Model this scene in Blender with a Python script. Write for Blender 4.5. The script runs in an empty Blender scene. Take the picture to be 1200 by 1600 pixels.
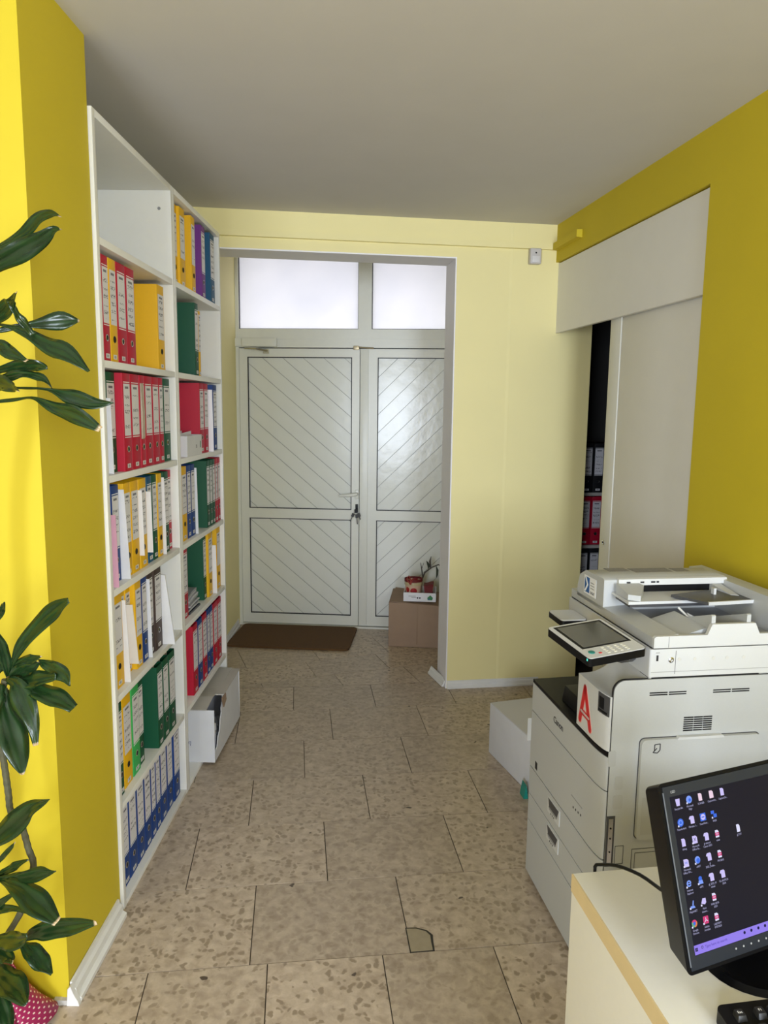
import bpy, bmesh, math, random
from mathutils import Vector, Matrix
random.seed(7)
R = math.radians
sc = bpy.context.scene
COL = sc.collection

# ------------------------------------------------------------------ camera
HC = 1.65; FPX = 1150.0; PITCH = R(8.038); ROLL = R(0.665)
cam_d = bpy.data.cameras.new('camera'); cam = bpy.data.objects.new('camera', cam_d); COL.objects.link(cam)
cam_d.sensor_fit = 'VERTICAL'; cam_d.sensor_height = 36.0; cam_d.lens = 36.0*FPX/1600.0
cam_d.clip_start = 0.02; cam_d.clip_end = 60
fw = Vector((0, math.cos(PITCH), -math.sin(PITCH))); up0 = Vector((0, math.sin(PITCH), math.cos(PITCH))); rt0 = Vector((1, 0, 0))
rt = rt0*math.cos(ROLL)+up0*math.sin(ROLL); up = up0*math.cos(ROLL)-rt0*math.sin(ROLL)
CO = Vector((0, 0, HC))
m3 = Matrix((rt, up, -fw)).transposed()
cam.matrix_world = Matrix.Translation(CO) @ m3.to_4x4()
sc.camera = cam

# ------------------------------------------------------------------ light and exposure
vs = sc.view_settings
vs.view_transform = 'Standard'; vs.look = 'None'; vs.gamma = 1.0; vs.exposure = 0.0; vs.use_curve_mapping = False
AR = R(8.4)                                   # the main room is turned against the camera heading
UU = Vector((math.cos(AR), math.sin(AR), 0)); VV = Vector((-math.sin(AR), math.cos(AR), 0))
def RM(u, v, z=0.0): return UU*u+VV*v+Vector((0, 0, z))
world = bpy.data.worlds.new('World'); sc.world = world; world.use_nodes = True
bgn = world.node_tree.nodes['Background']; bgn.inputs[0].default_value = (0.93, 0.96, 1.0, 1); bgn.inputs[1].default_value = 2.1
VR = -2.4                                     # rear wall of the office, with two windows behind the camera
WINS = [(0.50, 1.50, 0.92, 2.46), (-2.05, -1.05, 0.70, 2.30)]
for wu0, wu1, wz0, wz1 in WINS:               # daylight entering through them
    ld = bpy.data.lights.new('window_daylight', 'AREA'); ld.shape = 'RECTANGLE'; ld.size = wu1-wu0-.06; ld.size_y = wz1-wz0-.06
    ld.energy = 91.0*ld.size*ld.size_y; ld.color = (0.84, 0.94, 1.10)
    lo = bpy.data.objects.new('window_daylight', ld); COL.objects.link(lo)
    lo.location = RM((wu0+wu1)/2, VR+.06, (wz0+wz1)/2)
    lo.rotation_euler = Matrix((UU, Vector((0, 0, 1)), UU.cross(Vector((0, 0, 1))))).transposed().to_euler()

# ------------------------------------------------------------------ pixel helpers (1200x1600 photograph frame)
def ray(x, y): return fw*FPX+rt*(x-600)-up*(y-800)
def flo(x, y, z=0.0):
    d = ray(x, y); t = (z-HC)/d.z; return CO+d*t
def hit(x, y, p, n):
    d = ray(x, y); n = Vector(n); t = ((Vector(p)-CO).dot(n))/d.dot(n); return CO+d*t
def proj(p):
    d = Vector(p)-CO; zc = d.dot(fw); return 600+FPX*d.dot(rt)/zc, 800-FPX*d.dot(up)/zc
def at_y(x, y, Y): return hit(x, y, (0, Y, 0), (0, 1, 0))

# ------------------------------------------------------------------ materials
MATS = {}
def mat(name, col, rough=0.5, metal=0.0, spec=0.5, noise=0.0, nscale=60.0, bump=0.0, emit=None, estr=1.0, trans=0.0, alpha=None, coat=0.0):
    if name in MATS: return MATS[name]
    m = bpy.data.materials.new(name); m.use_nodes = True; nt = m.node_tree; N = nt.nodes; L = nt.links
    b = N['Principled BSDF']
    b.inputs['Base Color'].default_value = (*col, 1); b.inputs['Roughness'].default_value = rough
    b.inputs['Metallic'].default_value = metal; b.inputs['Specular IOR Level'].default_value = spec
    if coat: b.inputs['Coat Weight'].default_value = coat; b.inputs['Coat Roughness'].default_value = 0.1
    if trans: b.inputs['Transmission Weight'].default_value = trans
    if emit is not None:
        b.inputs['Emission Color'].default_value = (*emit, 1); b.inputs['Emission Strength'].default_value = estr
    tc = N.new('ShaderNodeTexCoord'); nz = N.new('ShaderNodeTexNoise'); nz.inputs['Scale'].default_value = nscale; nz.inputs['Detail'].default_value = 4
    L.new(tc.outputs['Object'], nz.inputs['Vector'])
    if noise:
        mx = N.new('ShaderNodeMix'); mx.data_type = 'RGBA'; mx.blend_type = 'MULTIPLY'; mx.inputs['Factor'].default_value = noise
        mx.inputs['A'].default_value = (*col, 1)
        cr = N.new('ShaderNodeValToRGB'); cr.color_ramp.elements[0].position = 0.3; cr.color_ramp.elements[1].position = 0.7
        cr.color_ramp.elements[0].color = (0.45, 0.45, 0.45, 1)
        L.new(nz.outputs['Fac'], cr.inputs['Fac']); L.new(cr.outputs['Color'], mx.inputs['B']); L.new(mx.outputs['Result'], b.inputs['Base Color'])
    if bump:
        bp = N.new('ShaderNodeBump'); bp.inputs['Strength'].default_value = bump; bp.inputs['Distance'].default_value = 0.002
        L.new(nz.outputs['Fac'], bp.inputs['Height']); L.new(bp.outputs['Normal'], b.inputs['Normal'])
    MATS[name] = m
    return m

YEL = mat('yellow_wall_paint', (0.61, 0.475, 0.014), 0.65, noise=0.08, nscale=3, bump=0.25)
PALE = mat('pale_yellow_wall_paint', (0.86, 0.765, 0.38), 0.7, noise=0.04, nscale=4, bump=0.15)
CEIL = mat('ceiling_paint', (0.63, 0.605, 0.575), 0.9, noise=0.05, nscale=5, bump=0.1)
REVEAL = mat('reveal_grey_paint', (0.88, 0.855, 0.87), 0.5, noise=0.06, nscale=10)
TRIMW = mat('white_trim', (0.78, 0.77, 0.74), 0.35, noise=0.08, nscale=20)
DOORW = mat('white_door_lacquer', (0.78, 0.78, 0.71), 0.30, noise=0.04, nscale=30)
DOORP = mat('white_door_plank', (0.78, 0.79, 0.73), 0.20, noise=0.04, nscale=12, bump=0.6)
GASK = mat('black_gasket', (0.012, 0.012, 0.014), 0.5)
SHELFW = mat('white_melamine', (0.80, 0.79, 0.75), 0.4, noise=0.03, nscale=30)
FASC = mat('white_fascia', (0.80, 0.78, 0.73), 0.5, noise=0.04, nscale=10)
PAPER = mat('white_paper', (0.82, 0.82, 0.86), 0.6, noise=0.05, nscale=40)
PAPERW = mat('cream_paper', (0.80, 0.74, 0.68), 0.6, noise=0.05, nscale=40)
PINK = mat('pink_folder', (0.72, 0.38, 0.50), 0.5, noise=0.05)
BLACK = mat('black_plastic', (0.006, 0.006, 0.007), 0.4, spec=0.2, noise=0.1)
BLACKG = mat('black_gloss_plastic', (0.004, 0.004, 0.005), 0.25, spec=0.10)
DGREY = mat('dark_grey_plastic', (0.06, 0.06, 0.065), 0.4)
MGREY = mat('mid_grey_plastic', (0.30, 0.30, 0.30), 0.45)
CHROME = mat('steel', (0.65, 0.65, 0.66), 0.25, metal=1.0)
PRN = mat('printer_cream_plastic', (0.50, 0.51, 0.505), 0.42, noise=0.04, nscale=200, bump=0.05)
PRNW = mat('printer_white_plastic', (0.62, 0.625, 0.62), 0.4, noise=0.03, nscale=200)
PRNG = mat('printer_grey_plastic', (0.30, 0.30, 0.30), 0.5)
CARD = mat('brown_cardboard', (0.34, 0.23, 0.155), 0.8, noise=0.12, nscale=18, bump=0.1)
CARDW = mat('white_cardboard', (0.70, 0.70, 0.72), 0.65, noise=0.08, nscale=14)
CARDG = mat('grey_cardboard', (0.52, 0.49, 0.44), 0.75, noise=0.12, nscale=12)
DESKW = mat('cream_desk_laminate', (0.82, 0.80, 0.745), 0.35, noise=0.03, nscale=60)
DESKE = mat('tan_desk_edge', (0.68, 0.53, 0.29), 0.45, noise=0.08, nscale=30)
RED = mat('red_sticker', (0.62, 0.015, 0.02), 0.35)
WHITE = mat('white_print', (0.85, 0.85, 0.85), 0.5)
INK = mat('black_print', (0.02, 0.02, 0.025), 0.5)
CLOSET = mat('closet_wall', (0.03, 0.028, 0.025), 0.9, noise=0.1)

def leaf_material():
    m = bpy.data.materials.new('dracaena_leaf'); m.use_nodes = True; N = m.node_tree.nodes; L = m.node_tree.links
    b = N['Principled BSDF']; b.inputs['Roughness'].default_value = 0.25; b.inputs['Specular IOR Level'].default_value = 0.5
    uvn = N.new('ShaderNodeUVMap'); sp = N.new('ShaderNodeSeparateXYZ'); L.new(uvn.outputs['UV'], sp.inputs['Vector'])
    wv = N.new('ShaderNodeMath'); wv.operation = 'SINE'; mu = N.new('ShaderNodeMath'); mu.operation = 'MULTIPLY'; mu.inputs[1].default_value = 19
    L.new(sp.outputs['X'], mu.inputs[0]); L.new(mu.outputs[0], wv.inputs[0])
    nz = N.new('ShaderNodeTexNoise'); nz.inputs['Scale'].default_value = 3; L.new(uvn.outputs['UV'], nz.inputs['Vector'])
    ad = N.new('ShaderNodeMath'); ad.operation = 'MULTIPLY_ADD'; ad.inputs[1].default_value = 0.09; L.new(wv.outputs[0], ad.inputs[0]); L.new(nz.outputs['Fac'], ad.inputs[2])
    cr = N.new('ShaderNodeValToRGB'); e = cr.color_ramp.elements
    e[0].position = 0.2; e[0].color = (0.006, 0.018, 0.006, 1); e[1].position = 0.85; e[1].color = (0.018, 0.052, 0.013, 1)
    L.new(ad.outputs[0], cr.inputs['Fac'])
    c2 = N.new('ShaderNodeValToRGB'); e = c2.color_ramp.elements
    e[0].position = 0.955; e[0].color = (0, 0, 0, 1); e[1].position = 0.985; e[1].color = (1, 1, 1, 1); L.new(sp.outputs['Y'], c2.inputs['Fac'])
    oi = N.new('ShaderNodeObjectInfo'); gt = N.new('ShaderNodeMath'); gt.operation = 'GREATER_THAN'; gt.inputs[1].default_value = 0.45; L.new(oi.outputs['Random'], gt.inputs[0])
    tm = N.new('ShaderNodeMath'); tm.operation = 'MULTIPLY'; L.new(c2.outputs['Color'], tm.inputs[0]); L.new(gt.outputs[0], tm.inputs[1])
    mx = N.new('ShaderNodeMix'); mx.data_type = 'RGBA'; L.new(tm.outputs[0], mx.inputs['Factor']); L.new(cr.outputs['Color'], mx.inputs['A'])
    mx.inputs['B'].default_value = (0.50, 0.36, 0.20, 1)
    L.new(mx.outputs['Result'], b.inputs['Base Color'])
    bp = N.new('ShaderNodeBump'); bp.inputs['Strength'].default_value = 0.18; bp.inputs['Distance'].default_value = 0.002
    L.new(wv.outputs[0], bp.inputs['Height']); L.new(bp.outputs['Normal'], b.inputs['Normal'])
    return m
LEAF = leaf_material()
STEM = mat('dracaena_stem', (0.10, 0.095, 0.05), 0.8, noise=0.6, nscale=90, bump=0.8)

def tile_material():
    m = bpy.data.materials.new('breccia_tile'); m.use_nodes = True; N = m.node_tree.nodes; L = m.node_tree.links
    b = N['Principled BSDF']; b.inputs['Specular IOR Level'].default_value = 0.45
    geo = N.new('ShaderNodeNewGeometry'); oi = N.new('ShaderNodeObjectInfo')
    off = N.new('ShaderNodeVectorMath'); off.operation = 'SCALE'; off.inputs[0].default_value = (7, 13, 5); L.new(oi.outputs['Random'], off.inputs['Scale'])
    add = N.new('ShaderNodeVectorMath'); L.new(geo.outputs['Position'], add.inputs[0]); L.new(off.outputs[0], add.inputs[1])
    # warp, then cell blotches
    nw = N.new('ShaderNodeTexNoise'); nw.inputs['Scale'].default_value = 22; nw.inputs['Detail'].default_value = 3; L.new(add.outputs[0], nw.inputs['Vector'])
    ws = N.new('ShaderNodeVectorMath'); ws.operation = 'SCALE'; ws.inputs['Scale'].default_value = 0.05; L.new(nw.outputs['Color'], ws.inputs[0])
    wa = N.new('ShaderNodeVectorMath'); L.new(add.outputs[0], wa.inputs[0]); L.new(ws.outputs[0], wa.inputs[1])
    vo = N.new('ShaderNodeTexVoronoi'); vo.feature = 'F1'; vo.inputs['Scale'].default_value = 46; L.new(wa.outputs[0], vo.inputs['Vector'])
    spc = N.new('ShaderNodeSeparateColor'); L.new(vo.outputs['Color'], spc.inputs[0])
    n2 = N.new('ShaderNodeTexNoise'); n2.inputs['Scale'].default_value = 30; n2.inputs['Detail'].default_value = 6; L.new(wa.outputs[0], n2.inputs['Vector'])
    # dark pebble where cell random > .5 and close to the cell centre
    gt = N.new('ShaderNodeMath'); gt.operation = 'GREATER_THAN'; gt.inputs[1].default_value = 0.52; L.new(spc.outputs[0], gt.inputs[0])
    sm = N.new('ShaderNodeMapRange'); sm.inputs['From Min'].default_value = 0.34; sm.inputs['From Max'].default_value = 0.52; sm.inputs['To Min'].default_value = 1; sm.inputs['To Max'].default_value = 0
    L.new(vo.outputs['Distance'], sm.inputs['Value'])
    pb = N.new('ShaderNodeMath'); pb.operation = 'MULTIPLY'; L.new(gt.outputs[0], pb.inputs[0]); L.new(sm.outputs[0], pb.inputs[1])
    # how strong the pebbles show changes from tile to tile
    mr = N.new('ShaderNodeMapRange'); mr.inputs['To Min'].default_value = 0.35; mr.inputs['To Max'].default_value = 0.95; L.new(oi.outputs['Random'], mr.inputs['Value'])
    pb2 = N.new('ShaderNodeMath'); pb2.operation = 'MULTIPLY'; L.new(pb.outputs[0], pb2.inputs[0]); L.new(mr.outputs[0], pb2.inputs[1])
    base = N.new('ShaderNodeValToRGB'); e = base.color_ramp.elements
    e[0].position = 0.3; e[0].color = (0.37, 0.285, 0.205, 1); e[1].position = 0.72; e[1].color = (0.58, 0.475, 0.36, 1)
    L.new(n2.outputs['Fac'], base.inputs['Fac'])
    mx = N.new('ShaderNodeMix'); mx.data_type = 'RGBA'; L.new(pb2.outputs[0], mx.inputs['Factor']); L.new(base.outputs['Color'], mx.inputs['A']); mx.inputs['B'].default_value = (0.27, 0.205, 0.138, 1)
    tv = N.new('ShaderNodeMapRange'); tv.inputs['To Min'].default_value = 0.9; tv.inputs['To Max'].default_value = 1.08; L.new(oi.outputs['Random'], tv.inputs['Value'])
    m2 = N.new('ShaderNodeVectorMath'); m2.operation = 'SCALE'; L.new(mx.outputs['Result'], m2.inputs[0]); L.new(tv.outputs[0], m2.inputs['Scale'])
    # little dark pits
    n3 = N.new('ShaderNodeTexNoise'); n3.inputs['Scale'].default_value = 17; n3.inputs['Detail'].default_value = 2; L.new(add.outputs[0], n3.inputs['Vector'])
    pt = N.new('ShaderNodeMapRange'); pt.inputs['From Min'].default_value = 0.735; pt.inputs['From Max'].default_value = 0.76; L.new(n3.outputs['Fac'], pt.inputs['Value'])
    m3_ = N.new('ShaderNodeMix'); m3_.data_type = 'RGBA'; L.new(pt.outputs[0], m3_.inputs['Factor']); L.new(m2.outputs[0], m3_.inputs['A']); m3_.inputs['B'].default_value = (0.09, 0.065, 0.045, 1)
    L.new(m3_.outputs['Result'], b.inputs['Base Color'])
    rr = N.new('ShaderNodeMapRange'); rr.inputs['To Min'].default_value = 0.24; rr.inputs['To Max'].default_value = 0.42; L.new(n2.outputs['Fac'], rr.inputs['Value']); L.new(rr.outputs[0], b.inputs['Roughness'])
    bp = N.new('ShaderNodeBump'); bp.inputs['Strength'].default_value = 0.12; bp.inputs['Distance'].default_value = 0.001; L.new(n2.outputs['Fac'], bp.inputs['Height']); L.new(bp.outputs['Normal'], b.inputs['Normal'])
    return m
TILE = tile_material()
GROUT = mat('grout', (0.085, 0.065, 0.045), 0.9, noise=0.3)

def label_material(name, paper=(0.70, 0.68, 0.70)):
    """paper spine label with rows of illegible handwriting"""
    m = bpy.data.materials.new(name); m.use_nodes = True; N = m.node_tree.nodes; L = m.node_tree.links
    b = N['Principled BSDF']; b.inputs['Roughness'].default_value = 0.5
    uvn = N.new('ShaderNodeUVMap'); oi = N.new('ShaderNodeObjectInfo')
    sp = N.new('ShaderNodeSeparateXYZ'); L.new(uvn.outputs['UV'], sp.inputs['Vector'])
    def M(op, a, bb=None, c=None):
        n = N.new('ShaderNodeMath'); n.operation = op
        for i, v in enumerate((a, bb, c)):
            if v is None: continue
            if hasattr(v, 'is_linked'): L.new(v, n.inputs[i])
            else: n.inputs[i].default_value = v
        return n.outputs[0]
    U, Vv = sp.outputs['X'], sp.outputs['Y']
    rnd = oi.outputs['Random']
    vec = N.new('ShaderNodeCombineXYZ'); L.new(M('MULTIPLY', U, 5.0), vec.inputs[0]); L.new(M('MULTIPLY', Vv, 34.0), vec.inputs[1]); L.new(M('MULTIPLY', rnd, 90.0), vec.inputs[2])
    nz = N.new('ShaderNodeTexNoise'); nz.inputs['Scale'].default_value = 1.6; nz.inputs['Detail'].default_value = 5; L.new(vec.outputs[0], nz.inputs['Vector'])
    rows = M('SINE', M('ADD', M('MULTIPLY', Vv, 44.0), M('MULTIPLY', rnd, 20.0)))
    rowm = M('GREATER_THAN', rows, 0.05)
    v2 = N.new('ShaderNodeCombineXYZ'); L.new(M('MULTIPLY', Vv, 7.0), v2.inputs[0]); L.new(M('MULTIPLY', rnd, 71.0), v2.inputs[1])
    ng = N.new('ShaderNodeTexNoise'); ng.inputs['Scale'].default_value = 1.0; L.new(v2.outputs[0], ng.inputs['Vector'])
    gate = M('GREATER_THAN', ng.outputs['Fac'], 0.47)
    inner = M('MULTIPLY', M('GREATER_THAN', U, 0.12), M('LESS_THAN', U, 0.88))
    ink = M('MULTIPLY', M('MULTIPLY', M('GREATER_THAN', nz.outputs['Fac'], 0.52), rowm), M('MULTIPLY', gate, inner))
    ink = M('MULTIPLY', ink, M('MULTIPLY', M('LESS_THAN', Vv, 0.87), M('GREATER_THAN', Vv, 0.08)))
    head = M('MULTIPLY', M('MULTIPLY', M('GREATER_THAN', Vv, 0.905), M('LESS_THAN', Vv, 0.95)), M('MULTIPLY', M('GREATER_THAN', U, 0.22), M('LESS_THAN', U, 0.78)))
    allm = M('MINIMUM', M('ADD', M('MULTIPLY', ink, 0.95), M('MULTIPLY', head, 0.85)), 1.0)
    mx = N.new('ShaderNodeMix'); mx.data_type = 'RGBA'; L.new(allm, mx.inputs['Factor']); mx.inputs['A'].default_value = (*paper, 1); mx.inputs['B'].default_value = (0.05, 0.05, 0.07, 1)
    L.new(mx.outputs['Result'], b.inputs['Base Color'])
    return m
LABEL = label_material('spine_label')
def barcode_material():
    m = bpy.data.materials.new('barcode_sticker'); m.use_nodes = True; N = m.node_tree.nodes; L = m.node_tree.links
    b = N['Principled BSDF']; uvn = N.new('ShaderNodeUVMap'); sp = N.new('ShaderNodeSeparateXYZ'); L.new(uvn.outputs['UV'], sp.inputs[0])
    def rng(o, lo_, hi_):
        a = N.new('ShaderNodeMath'); a.operation = 'GREATER_THAN'; a.inputs[1].default_value = lo_; L.new(o, a.inputs[0])
        c = N.new('ShaderNodeMath'); c.operation = 'LESS_THAN'; c.inputs[1].default_value = hi_; L.new(o, c.inputs[0])
        d = N.new('ShaderNodeMath'); d.operation = 'MULTIPLY'; L.new(a.outputs[0], d.inputs[0]); L.new(c.outputs[0], d.inputs[1]); return d.outputs[0]
    w = N.new('ShaderNodeMath'); w.operation = 'SINE'; mu = N.new('ShaderNodeMath'); mu.operation = 'MULTIPLY'; mu.inputs[1].default_value = 70; L.new(sp.outputs['X'], mu.inputs[0]); L.new(mu.outputs[0], w.inputs[0])
    g = N.new('ShaderNodeMath'); g.operation = 'GREATER_THAN'; g.inputs[1].default_value = -0.2; L.new(w.outputs[0], g.inputs[0])
    k = N.new('ShaderNodeMath'); k.operation = 'MULTIPLY'; L.new(rng(sp.outputs['X'], .25, .75), k.inputs[0]); L.new(rng(sp.outputs['Y'], .2, .8), k.inputs[1])
    k2 = N.new('ShaderNodeMath'); k2.operation = 'MULTIPLY'; L.new(k.outputs[0], k2.inputs[0]); L.new(g.outputs[0], k2.inputs[1])
    mx = N.new('ShaderNodeMix'); mx.data_type = 'RGBA'; L.new(k2.outputs[0], mx.inputs['Factor']); mx.inputs['A'].default_value = (0.7, 0.68, 0.68, 1); mx.inputs['B'].default_value = (0.06, 0.06, 0.06, 1)
    L.new(mx.outputs['Result'], b.inputs['Base Color']); return m
BARC = barcode_material()

# ------------------------------------------------------------------ mesh helpers
def bx(bm, x0, x1, y0, y1, z0, z1):
    vs_ = [bm.verts.new(p) for p in ((x0, y0, z0), (x1, y0, z0), (x1, y1, z0), (x0, y1, z0), (x0, y0, z1), (x1, y0, z1), (x1, y1, z1), (x0, y1, z1))]
    for f in ((0, 3, 2, 1), (4, 5, 6, 7), (0, 1, 5, 4), (1, 2, 6, 5), (2, 3, 7, 6), (3, 0, 4, 7)): bm.faces.new([vs_[i] for i in f])
    return vs_
def prism(bm, pts, axis, a, b):
    """extrude a polygon; axis 'z': pts=(x,y); 'y': pts=(x,z); 'x': pts=(y,z); a/b numbers or functions of the point"""
    def P(p, t):
        t = t(p) if callable(t) else t
        return {'z': (p[0], p[1], t), 'y': (p[0], t, p[1]), 'x': (t, p[0], p[1])}[axis]
    A = [bm.verts.new(P(p, a)) for p in pts]; B = [bm.verts.new(P(p, b)) for p in pts]
    n = len(pts)
    bm.faces.new(A[::-1]); bm.faces.new(B)
    for i in range(n): bm.faces.new((A[i], A[(i+1) % n], B[(i+1) % n], B[i]))
def rrect(x0, x1, y0, y1, r, seg=5):
    out = []
    for cx, cy, a0 in ((x1-r, y0+r, -90), (x1-r, y1-r, 0), (x0+r, y1-r, 90), (x0+r, y0+r, 180)):
        for i in range(seg+1):
            a = R(a0+90*i/seg); out.append((cx+r*math.cos(a), cy+r*math.sin(a)))
    return out
def tube(bm, pts, rad, seg=8, cap=True):
    pts = [Vector(p) for p in pts]; rings = []; prev = None
    for i, p in enumerate(pts):
        t = (pts[min(i+1, len(pts)-1)]-pts[max(i-1, 0)]).normalized()
        if prev is None:
            a = t.cross(Vector((0, 0, 1)));
            if a.length < 1e-3: a = t.cross(Vector((1, 0, 0)))
        else: a = prev-t*prev.dot(t)
        a.normalize(); prev = a; b_ = t.cross(a)
        r = rad[i] if isinstance(rad, (list, tuple)) else rad
        rings.append([bm.verts.new(p+(a*math.cos(2*math.pi*k/seg)+b_*math.sin(2*math.pi*k/seg))*r) for k in range(seg)])
    for i in range(len(rings)-1):
        for k in range(seg): bm.faces.new((rings[i][k], rings[i][(k+1) % seg], rings[i+1][(k+1) % seg], rings[i+1][k]))
    if cap: bm.faces.new(rings[0][::-1]); bm.faces.new(rings[-1])
def lathe(bm, prof, cx=0, cy=0, seg=24, cap=True):
    rings = [[bm.verts.new((cx+r*math.cos(2*math.pi*k/seg), cy+r*math.sin(2*math.pi*k/seg), z)) for k in range(seg)] for r, z in prof]
    for i in range(len(rings)-1):
        for k in range(seg): bm.faces.new((rings[i][k], rings[i][(k+1) % seg], rings[i+1][(k+1) % seg], rings[i+1][k]))
    if cap: bm.faces.new(rings[0][::-1]); bm.faces.new(rings[-1])
def quad_uv(bm, p0, p1, p2, p3):
    uvl = bm.loops.layers.uv.verify(); f = bm.faces.new([bm.verts.new(p) for p in (p0, p1, p2, p3)])
    for l, uv in zip(f.loops, ((0, 0), (1, 0), (1, 1), (0, 1))): l[uvl].uv = uv
    return f
def bevel(bm, w, seg=2):
    bmesh.ops.bevel(bm, geom=bm.edges[:], offset=w, segments=seg, profile=0.6, affect='EDGES', clamp_overlap=True)
def obj(name, bm, m, parent=None, smooth=False, loc=None, rot=None, fixn=True):
    if fixn: bmesh.ops.recalc_face_normals(bm, faces=bm.faces[:])
    me = bpy.data.meshes.new(name); bm.to_mesh(me); bm.free(); me.materials.append(m)
    if smooth:
        for p in me.polygons: p.use_smooth = True
        me.set_sharp_from_angle(angle=R(38))
    o = bpy.data.objects.new(name, me); COL.objects.link(o); o.parent = parent
    if loc is not None: o.location = loc
    if rot is not None: o.rotation_euler = rot
    return o
def nb(): return bmesh.new()
def boxo(name, b, m, parent=None, bev=0.0, seg=2, smooth=None, **k):
    bm = nb(); bx(bm, *b)
    if bev: bevel(bm, bev, seg)
    return obj(name, bm, m, parent, smooth=(bev > 0) if smooth is None else smooth, **k)
def tag(o, label=None, cat=None, group=None, kind=None):
    if label: o['label'] = label
    if cat: o['category'] = cat
    if group: o['group'] = group
    if kind: o['kind'] = kind
    return o
def thing(name, label, cat, loc=(0, 0, 0), rotz=0.0, group=None, rot=None):
    o = bpy.data.objects.new(name, None); COL.objects.link(o); o.empty_display_size = 0.1
    o.location = loc; o.rotation_euler = rot if rot is not None else (0, 0, rotz)
    return tag(o, label, cat, group)
def group_empty(name, loc, rotz, kind='structure'):
    o = bpy.data.objects.new(name, None); COL.objects.link(o); o.location = loc; o.rotation_euler = (0, 0, rotz); o['kind'] = kind; return o
def struct(name, bm, m, label=None, **k):
    o = obj(name, bm, m, **k); o['kind'] = 'structure'
    if label: o['label'] = label
    return o
def text(name, s, size, m, parent, mtx, align='CENTER', extrude=0.0002, bold=0.0, sx=1.0):
    cu = bpy.data.curves.new('t', 'FONT'); cu.body = s; cu.size = size; cu.align_x = align; cu.align_y = 'CENTER'; cu.extrude = extrude; cu.offset = bold; cu.resolution_u = 2
    tmp = bpy.data.objects.new('t', cu); COL.objects.link(tmp)
    dg = bpy.context.evaluated_depsgraph_get(); me = bpy.data.meshes.new_from_object(tmp.evaluated_get(dg))
    bpy.data.objects.remove(tmp); bpy.data.curves.remove(cu)
    me.name = name; me.materials.clear(); me.materials.append(m)
    if sx != 1.0:
        for v in me.vertices: v.co.x *= sx
    o = bpy.data.objects.new(name, me); COL.objects.link(o); o.parent = parent; o.matrix_local = mtx
    return o
def frame_m(origin, xa, ya):
    xa = Vector(xa).normalized(); ya = Vector(ya).normalized(); za = xa.cross(ya)
    m = Matrix((xa, ya, za)).transposed().to_4x4(); m.translation = Vector(origin); return m
def clip_poly(poly, a, b, c):
    """keep a*x+b*y<=c"""
    out = []
    for i in range(len(poly)):
        p, q = poly[i], poly[(i+1) % len(poly)]; dp = a*p[0]+b*p[1]-c; dq = a*q[0]+b*q[1]-c
        if dp <= 0: out.append(p)
        if (dp < 0 < dq) or (dq < 0 < dp):
            t = dp/(dp-dq); out.append((p[0]+t*(q[0]-p[0]), p[1]+t*(q[1]-p[1])))
    return out
def area(p): return 0.5*abs(sum(p[i][0]*p[(i+1) % len(p)][1]-p[(i+1) % len(p)][0]*p[i][1] for i in range(len(p)))) if len(p) > 2 else 0
def w2(u, v): p = RM(u, v); return (p.x, p.y)

ZC = 2.67
# ================================================================== STRUCTURE
# ---- floor: grout bed and single tiles
bm = nb(); prism(bm, [(-4.6, -4.2), (4.2, -4.2), (4.2, 7.0), (-4.6, 7.0)], 'z', -0.08, -0.003)
floor = struct('floor', bm, GROUT, 'beige breccia stone tile floor')
AT = R(6.85)
def tframe(p): return (p[0]*math.cos(AT)+p[1]*math.sin(AT), -p[0]*math.sin(AT)+p[1]*math.cos(AT))
def tw(s, t): return (s*math.cos(AT)-t*math.sin(AT), s*math.sin(AT)+t*math.cos(AT))
bl_a = Vector(w2(-0.213, 4.236)); bl_b = Vector(w2(0.973, 4.193)); bd = (bl_b-bl_a).normalized(); bn = Vector((-bd.y, bd.x))
def tile(poly, m=TILE, name='tile', gap=0.0017, z=0.0):
    if area(poly) < 4e-4: return
    cx = sum(p[0] for p in poly)/len(poly); cy = sum(p[1] for p in poly)/len(poly)
    # inset
    q = poly
    if sum(poly[i][0]*poly[(i+1) % len(poly)][1]-poly[(i+1) % len(poly)][0]*poly[i][1] for i in range(len(poly))) < 0: q = poly[::-1]
    r = [(p[0], p[1]) for p in q]
    n = len(q)
    for i in range(n):
        a, b_ = Vector(q[i]), Vector(q[(i+1) % n])
        if (b_-a).length < 1e-5: continue
        d = (b_-a).normalized(); nn = Vector((d.y, -d.x)); r = clip_poly(r, nn.x, nn.y, nn.dot(a)-gap)
    if len(r) < 3: return
    bm = nb(); dz = random.uniform(-0.0006, 0.0006)
    prism(bm, [(p[0]-cx, p[1]-cy) for p in r], 'z', -0.004, z+dz)
    o = obj(name, bm, m, floor); o.location = (cx, cy, 0)
    return o
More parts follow.
